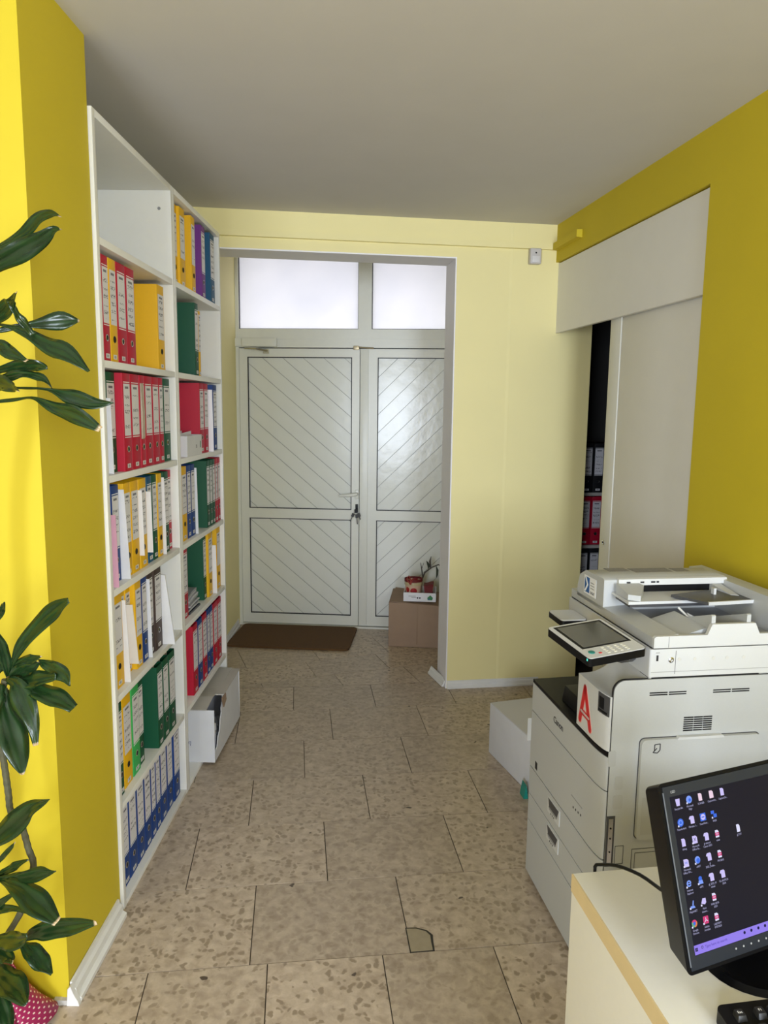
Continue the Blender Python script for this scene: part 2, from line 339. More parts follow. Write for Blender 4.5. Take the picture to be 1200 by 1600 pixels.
# rows of the main room: t of the row lines from the photo, with one joint per row
row_t = []
for u, v in ((0.376, 4.215), (0.3, 3.885), (0.5, 3.49), (0.5, 3.118), (0.367, 2.757), (0.167, 2.386), (0.308, 2.009)): row_t.append(tframe(w2(u, v))[1])
row_j = [(0.545, 4.05, .457), (0.276, 3.67, .485), (0.12, 3.3, .487), (0.371, 2.94, .487), (0.172, 2.57, .488), (0.403, 2.2, .489), (0.304, 1.88, .346)]
t_next = row_t[-1]
rows = [(row_t[i], row_t[i+1], tframe(w2(*row_j[i][:2]))[0], row_j[i][2]) for i in range(6)]
tt = row_t[6]; k = 0
while tt > -2.6:
    j = row_j[6] if k == 0 else (random.uniform(0, .48), 0, .487)
    rows.append((tt, tt-0.367, tframe(w2(j[0], 1.88))[0] if k == 0 else j[0], j[2])); tt -= 0.367; k += 1
rows.insert(0, (row_t[0]+0.37, row_t[0], tframe(w2(0.3, 4.3))[0], .487))
for t1, t0, s0, wd in rows:
    n0 = int(math.floor((-2.4-s0)/wd)); n1 = int(math.ceil((2.6-s0)/wd))
    for i in range(n0, n1):
        a, b_ = s0+i*wd, s0+(i+1)*wd
        poly = [tw(a, t0), tw(b_, t0), tw(b_, t1), tw(a, t1)]
        poly = clip_poly(poly, bn.x, bn.y, bn.dot(bl_a))
        cxm = sum(p[0] for p in poly)/max(1, len(poly)); cym = sum(p[1] for p in poly)/max(1, len(poly))
        if len(poly) < 3 or cxm < -2.2 or cxm > 2.4 or (cxm < -1.35 and cym > 2.2) or cym < -1.2: continue
        tile(poly)
# vestibule tiles, turned by 20 degrees
AV = R(20.0)
def vw(s, t): return (s*math.cos(AV)-t*math.sin(AV), s*math.sin(AV)+t*math.cos(AV))
def vf(p): return (p[0]*math.cos(AV)+p[1]*math.sin(AV), -p[0]*math.sin(AV)+p[1]*math.cos(AV))
l1 = vf((-0.513, 4.627))[1]; l2 = vf((-0.406, 4.365))[1]
vrows = [(l2, l2-0.28, vf((-0.29, 4.384))[0], .46), (l1, l2, vf((-0.406, 4.365))[0], .483), (l1+.367, l1, vf((-0.86, 4.49))[0], .485), (l1+.734, l1+.367, 0.1, .485), (l1+1.1, l1+.734, 0.33, .485), (l2-0.28, l2-0.64, 0.2, .485), (l1+1.46, l1+1.1, 0.05, .485)]
for t1, t0, s0, wd in vrows:
    for i in range(-8, 9):
        a, b_ = s0+i*wd, s0+(i+1)*wd
        poly = clip_poly([vw(a, t0), vw(b_, t0), vw(b_, t1), vw(a, t1)], -bn.x, -bn.y, -bn.dot(bl_a)-0.003)
        for c in ((-1, 0, 1.25), (1, 0, .95), (0, 1, 5.65)):
            if len(poly) > 2: poly = clip_poly(poly, *c)
        if len(poly) > 2: tile(poly)
# cement repair patch with its cracked edge
def px_floor(l, z=0.0): return [tuple(flo(350+x/2.182, 1000+y/2.182, z).xy) for x, y in l]
pp = px_floor([(638, 1064), (622, 985), (655, 985), (688, 994), (703, 1008), (706, 1030), (712, 1058)])
po = px_floor([(634, 1066), (618, 982), (655, 981), (692, 990), (712, 1006), (714, 1030), (719, 1060)])
crk = mat('crack_dirt', (0.035, 0.03, 0.022), 0.9); cem = mat('repair_cement', (0.36, 0.30, 0.20), 0.8, noise=0.2, nscale=40)
bm = nb(); c = (sum(p[0] for p in po)/7, sum(p[1] for p in po)/7); prism(bm, [(p[0]-c[0], p[1]-c[1]) for p in po], 'z', -0.003, 0.0009); obj('crack_edge', bm, crk, floor, loc=(c[0], c[1], 0))
bm = nb(); prism(bm, [(p[0]-c[0], p[1]-c[1]) for p in pp], 'z', -0.002, 0.0014); obj('repair_patch', bm, cem, floor, loc=(c[0], c[1], 0))

# ---- ceiling
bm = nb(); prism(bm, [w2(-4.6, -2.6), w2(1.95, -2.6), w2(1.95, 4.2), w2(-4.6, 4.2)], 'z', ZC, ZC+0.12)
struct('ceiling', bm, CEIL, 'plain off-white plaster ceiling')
bm = nb(); prism(bm, [(-1.5, 4.0), (1.0, 4.0), (1.0, 5.9), (-1.5, 5.9)], 'z', 2.86, 2.95)
struct('ceiling_vestibule', bm, CEIL, 'plaster ceiling of the entrance vestibule')

# ---- left pier and left walls (aligned to the bookcases)
bm = nb(); prism(bm, [(-0.860, 1.840), (-0.852, 2.216), (-1.22, 2.216), (-1.22, 1.99), (-3.4, 1.99), (-3.4, 1.84)], 'z', -0.01, ZC+0.01)
struct('wall_pier', bm, YEL, 'strong yellow painted pier in front of the bookcases')
bm = nb(); prism(bm, [(-1.32, 1.95), (-1.21, 1.95), (-1.21, 4.0), (-1.32, 4.0)], 'z', -0.01, ZC+0.01)
struct('wall_left', bm, PALE, 'pale yellow wall behind the bookcases')
bm = nb(); prism(bm, [(-1.32, 3.82), (-1.090, 3.82), (-1.092, 5.62), (-1.32, 5.62)], 'z', -0.01, 2.9)
struct('wall_vestibule_left', bm, PALE, 'pale yellow left wall of the vestibule')
bm = nb(); prism(bm, [(-3.5, -3.6), (-3.4, -3.6), (-3.4, 2.0), (-3.5, 2.0)], 'z', -0.01, ZC+0.01)
struct('wall_far_left', bm, YEL, 'yellow wall at the far left of the office')

# ---- back wall with the wide opening
bm = nb(); prism(bm, [w2(0.993, 4.095), w2(1.795, 4.095), w2(1.795, 4.315), w2(0.993, 4.315)], 'z', -0.01, 2.9)
struct('wall_back', bm, PALE, 'pale yellow wall right of the vestibule opening')
bm = nb(); prism(bm, [w2(-0.75, 4.095), w2(0.993, 4.095), w2(0.993, 4.315), w2(-0.75, 4.315)], 'z', 2.475, 2.9)
struct('wall_back_lintel', bm, PALE, 'pale yellow lintel above the vestibule opening')
# grey painted reveal lining
bm = nb(); prism(bm, [w2(0.986, 4.0935), w2(0.993, 4.0935), w2(0.993, 4.318), w2(0.986, 4.318)], 'z', 0.0, 2.468)
struct('trim_1', bm, REVEAL, 'light grey painted jamb of the opening')
bm = nb(); prism(bm, [w2(-0.75, 4.0935), w2(0.993, 4.0935), w2(0.993, 4.318), w2(-0.75, 4.318)], 'z', 2.468, 2.475)
struct('trim_2', bm, REVEAL, 'light grey painted underside of the lintel')
# baseboards
def base_profile(h, d): return [(0, 0), (d, 0), (d, h*.22), (d*.62, h*.34), (d*.55, h*.66), (d*.30, h*.80), (d*.22, h), (0, h)]
def baseboard(name, a, b_, h=0.048, d=0.014, m=TRIMW, label=None):
    """a->b in world, board on the left side of that direction"""
    a, b_ = Vector(a), Vector(b_); L_ = (b_-a).length; bm = nb(); prism(bm, base_profile(h, d), 'x', 0, L_)
    o = struct(name, bm, m, label); o.location = (a.x, a.y, 0.0005); o.rotation_euler = (0, 0, math.atan2(b_.y-a.y, b_.x-a.x)); return o
baseboard('baseboard_back', w2(1.56, 4.095), w2(0.995, 4.095), label='white baseboard along the pale yellow back wall')
baseboard('baseboard_pier', (-0.852, 2.19), (-0.858, 1.842), h=0.060, d=0.030, label='white baseboard along the side of the yellow pier')
baseboard('baseboard_vestibule', (-1.092, 5.40), (-1.09, 4.2), h=0.06, d=0.012, label='white baseboard on the left vestibule wall')
# torn plaster strip at the pier front and the broken baseboard end
bm = nb()
for i in range(12):
    x = -1.10+i*0.02; bx(bm, x, x+0.021, 1.826+random.uniform(-.004, .003), 1.84, 0.0005, 0.012+random.uniform(-.004, .005))
struct('trim_3', bm, mat('torn_plaster', (0.55, 0.52, 0.48), 0.9, noise=0.4, nscale=40), 'ragged grey plaster edge at the foot of the pier')
bm = nb(); prism(bm, [(-0.862, .0005), (-0.828, .0005), (-0.830, 0.012), (-0.842, 0.036), (-0.850, 0.060), (-0.858, 0.052)], 'y', 1.825, 1.842)
struct('trim_4', bm, TRIMW, 'broken white end of the pier baseboard')

# ---- right wall with sliding-door closet
bm = nb(); prism(bm, [w2(1.563, -2.6), w2(1.60, -2.6), w2(1.60, 2.602), w2(1.563, 2.602)], 'z', -0.01, ZC+0.01)
struct('wall_right', bm, YEL, 'strong yellow painted right wall')
bm = nb(); prism(bm, [w2(1.563, 2.602), w2(1.60, 2.602), w2(1.60, 4.10), w2(1.563, 4.10)], 'z', 2.468, ZC+0.01)
struct('wall_right_upper', bm, YEL, 'strong yellow wall strip above the white closet fascia')
bm = nb(); prism(bm, [w2(1.578, 2.58), w2(1.5995, 2.58), w2(1.5995, 4.0945), w2(1.578, 4.0945)], 'z', 2.082, 2.462)
struct('trim_5', bm, FASC, 'wide white fascia board above the sliding closet door')
d2 = group_empty('door_2', RM(1.606, 2.45, 0.012), AR); d2['label'] = 'white sliding closet door with a flush lock in its edge stile'
boxo('door_panel', (0.004, 0.034, 0, 0.888, 0, 2.12), FASC, d2, 0.002)
boxo('edge_stile', (0.0, 0.036, 0.890, 1.000, 0, 2.12), mat('stile_white', (0.74, 0.73, 0.66), 0.45), d2, 0.003)
bm = nb(); lathe(bm, [(0.013, 0), (0.013, 0.004), (0.009, 0.005), (0.008, 0.002)], seg=20); lk = obj('lock_rosette', bm, CHROME, d2, True, loc=(0.0, 0.952, 0.99), rot=(0, R(-90), 0))
boxo('keyhole', (-0.0022, 0.0022, -0.005, 0.005, 0.003, 0.0056), BLACK, lk)
# closet shell
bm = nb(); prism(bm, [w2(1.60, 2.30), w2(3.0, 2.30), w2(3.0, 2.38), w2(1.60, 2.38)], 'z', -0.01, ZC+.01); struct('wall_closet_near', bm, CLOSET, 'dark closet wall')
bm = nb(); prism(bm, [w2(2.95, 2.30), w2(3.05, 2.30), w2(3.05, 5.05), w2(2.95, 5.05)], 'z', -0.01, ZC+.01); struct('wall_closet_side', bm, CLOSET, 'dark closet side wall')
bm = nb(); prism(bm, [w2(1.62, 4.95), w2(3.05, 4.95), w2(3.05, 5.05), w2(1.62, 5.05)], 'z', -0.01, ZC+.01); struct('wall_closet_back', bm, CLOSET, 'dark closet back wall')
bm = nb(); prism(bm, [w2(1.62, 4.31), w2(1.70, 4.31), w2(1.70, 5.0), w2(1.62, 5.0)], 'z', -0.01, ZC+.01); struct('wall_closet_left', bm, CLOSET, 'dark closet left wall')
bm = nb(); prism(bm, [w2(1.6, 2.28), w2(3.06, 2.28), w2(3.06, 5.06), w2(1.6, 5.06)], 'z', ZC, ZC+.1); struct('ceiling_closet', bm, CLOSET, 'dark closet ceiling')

# ---- vestibule right wall, outer wall
bm = nb(); prism(bm, [(0.60, 4.24), (0.70, 4.24), (0.70, 5.6), (0.60, 5.6)], 'z', -0.01, 2.9); struct('wall_vestibule_right', bm, PALE, 'pale yellow right wall of the vestibule')

# ---- rear of the office: wall with the big window behind the camera
def wallR(name, u0, u1, v0, v1, z0, z1, m, label):
    bm = nb(); prism(bm, [w2(u0, v0), w2(u1, v0), w2(u1, v1), w2(u0, v1)], 'z', z0, z1); return struct(name, bm, m, label)
w1, w2_ = WINS
wallR('wall_rear_low', w2_[1], 1.62, VR-.15, VR, -0.01, w1[2], PALE, 'wall below the office windows')
wallR('wall_rear_sill', w2_[0], w2_[1], VR-.15, VR, -0.01, w2_[2], PALE, 'wall below the left office window')
wallR('wall_rear_high', -4.6, 1.62, VR-.15, VR, w1[3], ZC+.01, PALE, 'wall above the office windows')
wallR('wall_rear_left', -4.6, w2_[0], VR-.15, VR, -0.01, w1[3], PALE, 'wall left of the office windows')
wallR('wall_rear_middle', w2_[1], w1[0], VR-.15, VR, w1[2], w1[3], PALE, 'wall between the office windows')
wallR('wall_rear_right', w1[1], 1.62, VR-.15, VR, w1[2], w1[3], PALE, 'wall right of the office windows')
wallR('wall_rear_head', w2_[0], w2_[1], VR-.15, VR, w2_[3], w1[3], PALE, 'wall above the left office window')
for wi, (wu0, wu1, wz0, wz1) in enumerate(WINS):
    wn = group_empty('window_%d' % (wi+1), RM(wu0, VR-.07, wz0), AR); wn['label'] = ('right', 'left')[wi]+' white framed office window'
    W_, H_ = wu1-wu0, wz1-wz0
    for b_ in ((0, W_, -.03, .03, 0, .03), (0, W_, -.03, .03, H_-.03, H_), (0, .03, -.03, .03, .03, H_-.03), (W_-.03, W_, -.03, .03, .03, H_-.03)): boxo('window_frame', b_, TRIMW, wn)

# ---- entrance door (aligned to its own, slightly turned line)
AD = R(-4.5)
d1 = group_empty('door_1', (-1.093, 5.46, 0), AD); d1['label'] = 'white double entrance door with diagonal planks and a frosted transom'
def rect_frame(bm, x0, x1, z0, z1, w, y0, y1, wb=None):
    wb = w if wb is None else wb
    bx(bm, x0, x0+w, y0, y1, z0, z1); bx(bm, x1-w, x1, y0, y1, z0, z1); bx(bm, x0+w, x1-w, y0, y1, z0, z0+wb); bx(bm, x0+w, x1-w, y0, y1, z1-w, z1)
bm = nb()                                   # outer frame with transom bars
bx(bm, -0.03, 0.025, 0.0, 0.07, 0, 2.84); bx(bm, 1.60, 1.72, 0.0, 0.07, 0, 2.84)
bx(bm, 0.025, 1.60, 0.0, 0.07, 2.075, 2.206); bx(bm, 0.025, 1.60, 0.0, 0.07, 2.77, 2.84); bx(bm, 0.897, 0.992, 0.0, 0.07, 2.206, 2.77)
bx(bm, 0.025, 1.60, -0.004, 0.0, 2.135, 2.15)
obj('door_frame', bm, DOORW, d1)
boxo('light_leak_backing', (-0.02, 1.65, 0.046, 0.060, 0.0, 2.10), GASK, d1)  # added dark backing that blocks daylight leaking through the gaps around the leaves
boxo('threshold', (-0.03, 1.70, -0.012, 0.07, 0.0, 0.014), DOORW, d1)
def frosted():
    m = bpy.data.materials.new('frosted_glass'); m.use_nodes = True; N = m.node_tree.nodes; L = m.node_tree.links
    N.remove(N['Principled BSDF']); tr = N.new('ShaderNodeBsdfTranslucent'); gl = N.new('ShaderNodeBsdfGlossy'); gl.inputs['Roughness'].default_value = 0.35
    mx = N.new('ShaderNodeMixShader'); mx.inputs[0].default_value = 0.05
    tc = N.new('ShaderNodeTexCoord'); nz = N.new('ShaderNodeTexNoise'); nz.inputs['Scale'].default_value = 3; nz.inputs['Detail'].default_value = 6; L.new(tc.outputs['Object'], nz.inputs['Vector'])
    cr = N.new('ShaderNodeValToRGB'); cr.color_ramp.elements[0].color = (0.80, 0.80, 0.84, 1); cr.color_ramp.elements[1].color = (0.95, 0.93, 0.95, 1); L.new(nz.outputs['Fac'], cr.inputs['Fac'])
    L.new(cr.outputs['Color'], tr.inputs['Color']); L.new(tr.outputs[0], mx.inputs[1]); L.new(gl.outputs[0], mx.inputs[2]); L.new(mx.outputs[0], N['Material Output'].inputs['Surface'])
    return m
FROST = frosted()
for x0, x1 in ((0.025, 0.897), (0.992, 1.60)):
    bm = nb(); bx(bm, x0+.004, x1-.004, 0.030, 0.034, 2.21, 2.766); obj('window_pane', bm, FROST, d1)
    bm = nb(); rect_frame(bm, x0, x1, 2.206, 2.77, 0.005, 0.022, 0.028); obj('pane_gasket', bm, GASK, d1)
def plank_panel(leaf, x0, x1, z0, z1, ang, off, step):
    """diagonal planks, each its own piece, cut to the panel rectangle"""
    s = math.tan(ang)
    b0 = z0-abs(s)*(x1-x0)-1.0; b1 = z1+abs(s)*(x1-x0)+1.0
    n = int((b1-b0)/step)+1; g = 0.0016/math.cos(ang)
    start = off-math.ceil((off-b0)/step)*step
    for i in range(n+2):
        lo_ = start+i*step+g; hi_ = lo_+step-2*g
        poly = [(x0, z0), (x1, z0), (x1, z1), (x0, z1)]
        # z - s*(x-x0) between lo_ and hi_
        poly = clip_poly(poly, s, -1, s*x0-lo_)
        if len(poly) > 2: poly = clip_poly(poly, -s, 1, -s*x0+hi_)
        if area(poly) < 3e-4: continue
        cx = sum(p[0] for p in poly)/len(poly); cz = sum(p[1] for p in poly)/len(poly)
        bm = nb(); prism(bm, [(p[0]-cx, p[1]-cz) for p in poly], 'y', 0.012+random.uniform(-.0004, .0004), 0.024)
        obj('plank', bm, DOORP, leaf, loc=(cx, 0, cz))
GROOV = mat('plank_groove', (0.50, 0.50, 0.46), 0.6)
def leaf_part(name, x0, x1, px0, px1, ang, offU, offL, step, label):
    bm = nb()
    bx(bm, x0, px0, 0.0, 0.045, 0.02, 2.068); bx(bm, px1, x1, 0.0, 0.045, 0.02, 2.068)
    for z0, z1 in ((0.02, 0.094), (0.827, 0.900), (2.008, 2.068)): bx(bm, px0, px1, 0.0, 0.045, z0, z1)
    lf = obj(name, bm, DOORW, d1); lf['label'] = label
    for z0, z1, off in ((0.094, 0.827, offL), (0.900, 2.008, offU)):
        boxo('panel_backing', (px0, px1, 0.024, 0.040, z0, z1), GROOV, lf)
        bm = nb(); rect_frame(bm, px0, px1, z0, z1, 0.006, -0.0004, 0.013); obj('gasket', bm, GASK, lf)
        plank_panel(lf, px0+.006, px1-.006, z0+.006, z1-.006, ang, off, step)
    return lf
lf1 = leaf_part('door_leaf', 0.027, 0.909, 0.087, 0.854, R(-40), 1.835, 0.56, 0.1265, 'left leaf with planks falling to the right')
lf2 = leaf_part('door_leaf', 0.913, 1.598, 1.039, 1.540, R(44.2), 1.603, 0.50, 0.133, 'right leaf with planks rising to the right')
boxo('cover_strip', (0.915, 0.974, -0.010, 0.0, 0.03, 2.062), DOORW, lf2, 0.003)
# closer, latch, handle, lock, keys
bm = nb(); bx(bm, 0.061, 0.312, -0.055, -0.003, 2.078, 2.138); bevel(bm, 0.006); cl = obj('door_closer', bm, DOORW, d1, True)
bm = nb(); tube(bm, [(0.08, -0.03, 2.066), (0.17, -0.075, 2.060), (0.235, -0.02, 2.050)], 0.007); bx(bm, 0.21, 0.25, -0.02, -0.002, 2.03, 2.062); obj('closer_arm', bm, CHROME, cl, True)
bm = nb(); bx(bm, -0.02, 0.055, -0.02, 0.0, 2.08, 2.14); bevel(bm, 0.004); obj('frame_bracket', bm, DOORW, d1, True)
bm = nb(); bx(bm, 0.865, 0.905, -0.022, 0.0, 2.060, 2.088); bevel(bm, 0.003); tube(bm, [(0.905, -0.012, 2.078), (1.01, -0.012, 2.072)], 0.006); obj('sliding_bolt', bm, mat('brass_bolt', (0.45, 0.38, 0.25), 0.4, metal=0.7), d1, True)
bm = nb(); bx(bm, 0.880, 0.906, -0.012, 0.0, 0.985, 1.052); bevel(bm, 0.004); hd = obj('door_handle', bm, DOORW, lf1, True)
bm = nb(); tube(bm, [(0.894, -0.012, 1.022), (0.894, -0.048, 1.022), (0.880, -0.052, 1.020), (0.82, -0.052, 1.013), (0.772, -0.050, 1.011)], [0.012, 0.012, 0.013, 0.011, 0.009], 10); obj('lever', bm, DOORW, hd, True)
boxo('lock_plate', (0.884, 0.904, -0.008, 0.0, 0.885, 0.945), BLACK, lf1, 0.003)
ks = thing('key_ring', 'bunch of dark keys hanging from the entrance door lock', 'keys', Vector((-1.093, 5.46, 0)), AD)
bm = nb(); tube(bm, [(0.894, -0.012, 0.905), (0.894, -0.040, 0.905)], 0.006); bx(bm, 0.882, 0.906, -0.046, -0.040, 0.885, 0.912); obj('lock_key', bm, BLACK, ks)
for dx, dz, tl in ((-0.018, -0.02, .06), (0.004, -0.035, .075), (0.016, -0.015, .05)):
    bm = nb(); bx(bm, -0.010, 0.010, -0.002, 0.002, -0.028, 0.0); bx(bm, -0.003, 0.003, -0.001, 0.001, -tl, -0.026); obj('key', bm, mat('dark_key', (0.03, 0.03, 0.03), 0.4, metal=0.6), ks, loc=(0.894+dx, -0.040-abs(dx)*.2, 0.89+dz*.4), rot=(0, R(-dx*1200), 0))
# wall above the frame
bm = nb(); ddx = Vector((math.cos(AD), math.sin(AD), 0)); ddn = Vector((-math.sin(AD), math.cos(AD), 0)); O = Vector((-1.093, 5.46, 0))
def dw(x, y): p = O+ddx*x+ddn*y; return (p.x, p.y)
prism(bm, [dw(-.2, .0), dw(1.9, .0), dw(1.9, .1), dw(-.2, .1)], 'z', 2.835, 2.95); struct('wall_door_head', bm, PALE, 'wall above the entrance door frame')
bm = nb(); prism(bm, [dw(1.71, .0), dw(1.95, .0), dw(1.95, .1), dw(1.71, .1)], 'z', -.01, 2.95); struct('wall_door_side', bm, PALE, 'wall beside the entrance door frame')
# outside: pavement beyond the door
bm = nb(); prism(bm, [(-6, 5.7), (6, 5.7), (6, 12), (-6, 12)], 'z', -0.1, -0.05); struct('ground_outside', bm, mat('pavement', (0.4, 0.39, 0.37), 0.9, noise=0.3, nscale=5), 'grey pavement outside the entrance')

# ---- painted cable ducts and sensor
bm = nb(); prism(bm, [(0, 2.532), (0.018, 2.534), (0.018, 2.566), (0, 2.568)], 'x', 0.0, 1.955)
o = tag(obj('cable_duct', bm, PALE), 'pale yellow painted cable duct along the top of the back wall', 'cable duct'); o.location = RM(1.561, 4.095); o.rotation_euler = (0, 0, AR+math.pi)
bm = nb(); prism(bm, [(0, 2.528), (0.030, 2.530), (0.030, 2.566), (0, 2.568)], 'x', 0.0, 0.328); 
o = tag(obj('cable_duct', bm, YEL), 'short strong yellow cable duct on the right wall near the corner', 'cable duct'); o.location = RM(1.563, 3.745); o.rotation_euler = (0, 0, AR+math.pi/2)
sn = thing('motion_sensor', 'small grey-white motion sensor on the back wall under the cable duct', 'sensor', RM(1.43, 4.095, 2.449), AR)
bm = nb(); bx(bm, -0.032, 0.032, -0.042, -0.001, 0, 0.084); bevel(bm, 0.008, 3); obj('housing', bm, mat('sensor_plastic', (0.55, 0.52, 0.50), 0.4), sn, True)
bm = nb(); bx(bm, -0.022, 0.022, -0.046, -0.040, 0.008, 0.042); bevel(bm, 0.003); obj('lens', bm, mat('sensor_lens', (0.68, 0.66, 0.65), 0.25), sn, True)
boxo('indicator', (-0.004, 0.004, -0.0445, -0.041, 0.055, 0.062), BLACK, sn)
# faint hairline-thin loose baseboard piece at the jamb
lb = nb(); prism(lb, base_profile(0.05, 0.014), 'x', 0.0, 0.235)
o = tag(obj('loose_baseboard', lb, TRIMW), 'short loose piece of white baseboard fallen out from the grey jamb', 'baseboard piece')
pa = RM(0.981, 4.118); pb_ = RM(0.945, 4.345); o.location = (pa.x, pa.y, 0.001); o.rotation_euler = (R(14), 0, math.atan2(pb_.y-pa.y, pb_.x-pa.x))

# ================================================================== BOOKCASES AND THEIR CONTENTS
BA = Vector((-0.842, 2.221, 0)); BR = -math.atan(0.012); BD = Vector((-math.sin(BR), math.cos(BR), 0)); BN = Vector((math.cos(BR), math.sin(BR), 0))
def bw(d, y, z=0.0): return BA+BN*d+BD*y+Vector((0, 0, z))
def solve_y(px, z, d):
    lo_, hi_ = -0.1, 1.9
    for _ in range(40):
        m = (lo_+hi_)/2
        if proj(bw(d, m, z))[0] < px: lo_ = m
        else: hi_ = m
    return (lo_+hi_)/2
TH = 0.022; HB = 2.488; DEP = 0.345
SHT = [2.128+.010, 1.783, 1.434, 1.075, 0.727, 0.361, 0.018]       # top faces of the shelves, top to bottom
UNITS = [(0.0, 0.764), (0.766, 1.544)]
def bookcase(y0, y1, label):
    W = y1-y0; t = thing('bookcase', label, 'bookcase', bw(0, y0, 0), BR, 'white bookcases along the left wall')
    boxo('side_panel', (-DEP, 0, 0, TH, 0, HB), SHELFW, t, 0.001); boxo('side_panel', (-DEP, 0, W-TH, W, 0, HB), SHELFW, t, 0.001)
    boxo('top_panel', (-DEP, 0, TH, W-TH, HB-TH, HB), SHELFW, t, 0.001)
    boxo('back_panel', (-DEP, -DEP+.006, TH, W-TH, 0.0, HB-TH), SHELFW, t)
    for z in SHT: boxo('shelf', (-DEP+.006, -0.001, TH, W-TH, z-(TH if z > .1 else .018), z), SHELFW, t, 0.001)
    return t
bc1 = bookcase(*UNITS[0], 'tall white open bookcase standing next to the yellow pier')
bc2 = bookcase(*UNITS[1], 'tall white open bookcase standing nearer the entrance door')
bm = nb(); lathe(bm, [(0.006, 0), (0.006, .002)], seg=12); obj('cable_hole_cap', bm, MGREY, bc1, loc=(-0.045, 0.764-TH-.0005, 2.40), rot=(R(90), 0, 0))

BCOL = dict(red=(0.46, 0.006, 0.030), yellow=(0.80, 0.45, 0.006), green=(0.004, 0.080, 0.036), blue=(0.010, 0.048, 0.22), brown=(0.060, 0.038, 0.032), lime=(0.045, 0.42, 0.10), purple=(0.16, 0.028, 0.24), teal=(0.008, 0.085, 0.18), black=(0.012, 0.012, 0.014))
CN = dict(red='red', yellow='yellow', green='dark green', blue='dark blue', brown='brown', lime='light green', purple='purple', teal='petrol blue', black='black')
for k_, c_ in BCOL.items(): mat('binder_'+k_, c_, 0.5, spec=0.22, noise=0.06, nscale=150)
HOLE = mat('finger_hole', (0.006, 0.006, 0.006), 0.8)
ORD = ['first', 'second', 'third', 'fourth', 'fifth', 'sixth', 'seventh', 'eighth', 'ninth', 'tenth', 'eleventh', 'twelfth']
BH = 0.318; BDP = 0.285
def binder(color, w, label, loc, rotz, group, small=False, ring=True, simple_label=None, h=BH):
    """spine at x=0 facing +x, width along y"""
    t = thing('ring_binder', label, 'binder', loc, rotz, group)
    M_ = MATS['binder_'+color]; tb = 0.0028
    bm = nb(); D = BDP
    pts = [(-D, 0), (-.004, 0), (-.001, .0015), (0, .005), (0, w-.005), (-.001, w-.0015), (-.004, w), (-D, w), (-D, w-tb), (-.006, w-tb), (-tb, w-.006), (-tb, .006), (-.006, tb), (-D, tb)]
    prism(bm, pts, 'z', 0, h); obj('cover', bm, M_, t, True)
    boxo('paper_block', (-D+.02, -.03, tb+.002, w-tb-.004, 0.010, h-.012), PAPERW, t)
    lw = min(w*0.78, w-.010); y0 = (w-lw)/2; e = 0.0006
    bm = nb(); bx(bm, 0, e*.6, y0, y0+lw, .116, .284)
    uvl = bm.loops.layers.uv.verify(); quad_uv(bm, (e, y0, .116), (e, y0+lw, .116), (e, y0+lw, .284), (e, y0, .284))
    quads = bm.faces[:]
    obj('spine_label', bm, LABEL if simple_label is None else simple_label, t, fixn=False)
    if color not in ('yellow',):
        boxo('label_border', (0, e, y0, y0+lw, .288, .2905), WHITE, t); boxo('label_border', (0, e, y0, y0+lw, .1095, .112), WHITE, t)
    if ring:
        bm = nb(); lathe(bm, [(0.0098, -.0002), (0.0098, .0006)], seg=14); ho = obj('finger_hole', bm, HOLE, t, loc=(0, w/2, .072), rot=(0, R(90), 0))
        bm = nb(); pr = [(0.0095+.0016*math.cos(R(a)), .0006+.0012*math.sin(R(a))) for a in range(0, 360, 72)]
        lathe(bm, pr+[pr[0]], seg=14, cap=False); obj('hole_ring', bm, CHROME if color != 'yellow' else BLACK, ho, True)
    if w > .035:
        sw = min(.030, w*.7); bm = nb(); quad_uv(bm, (e, w/2-sw/2, .010), (e, w/2+sw/2, .010), (e, w/2+sw/2, .024), (e, w/2-sw/2, .024)); obj('barcode_sticker', bm, BARC, t, fixn=False)
    return t
GRP = 'ring binders on the white bookcases'
BCN = ['bookcase beside the yellow pier', 'bookcase nearer the door']
placed = {}
# left edges (pixels) of the loose sheets that stand in each compartment
SLX = {(0, 2): [171], (0, 3): [174, 190.6, 217.6, 230, 254.4], (0, 4): [193, 203.6, 230.9], (1, 2): [325.6], (1, 3): [305], (1, 4): [331.8]}
def row(unit, ri, spec, zoff=0.0):
    """spec: (colour, px0, px1, inset) for each binder; ri counts compartments from the top"""
    z = SHT[ri]+0.0005; y_lo = UNITS[unit][0]+TH+.002; y_hi = UNITS[unit][1]-TH-.002; prev = y_lo
    out = []; todo = list(SLX.get((unit, ri), []))
    for k_, s in enumerate(spec):
        col, x0, x1 = s[:3]; ins = s[3] if len(s) > 3 else 0.022; si = min(ins, .024)
        ya = max(prev, solve_y(x0, z+.16, -si)); yb = max(ya+.034, solve_y(x1, z+.16, -si)); yb = min(yb, ya+.084)
        if todo and todo[0] < (x0+x1)/2: todo.pop(0); ya += .005
        out.append([ya, yb, None]); prev = yb+.0012
    # keep the row inside its compartment
    lim = y_hi
    for o_ in reversed(out):
        if o_[1] > lim: sh = o_[1]-lim; o_[1] -= sh; o_[0] -= min(sh, max(0, o_[0]-y_lo)) if o_[1]-o_[0] < .034 else 0
        lim = o_[0]-.0012
    for k_, s in enumerate(spec):
        col = s[0]; ins = s[3] if len(s) > 3 else 0.022; h = s[4] if len(s) > 4 else BH
        lab = '%s binder, %s from left, %s shelf down, %s' % (CN[col], ORD[k_], ORD[ri], BCN[unit])
        out[k_][2] = binder(col, out[k_][1]-out[k_][0], lab, bw(-ins, out[k_][0], z), BR, GRP, h=h, ring=not (len(s) > 5 and s[5]))
    placed[(unit, ri)] = out
    return out
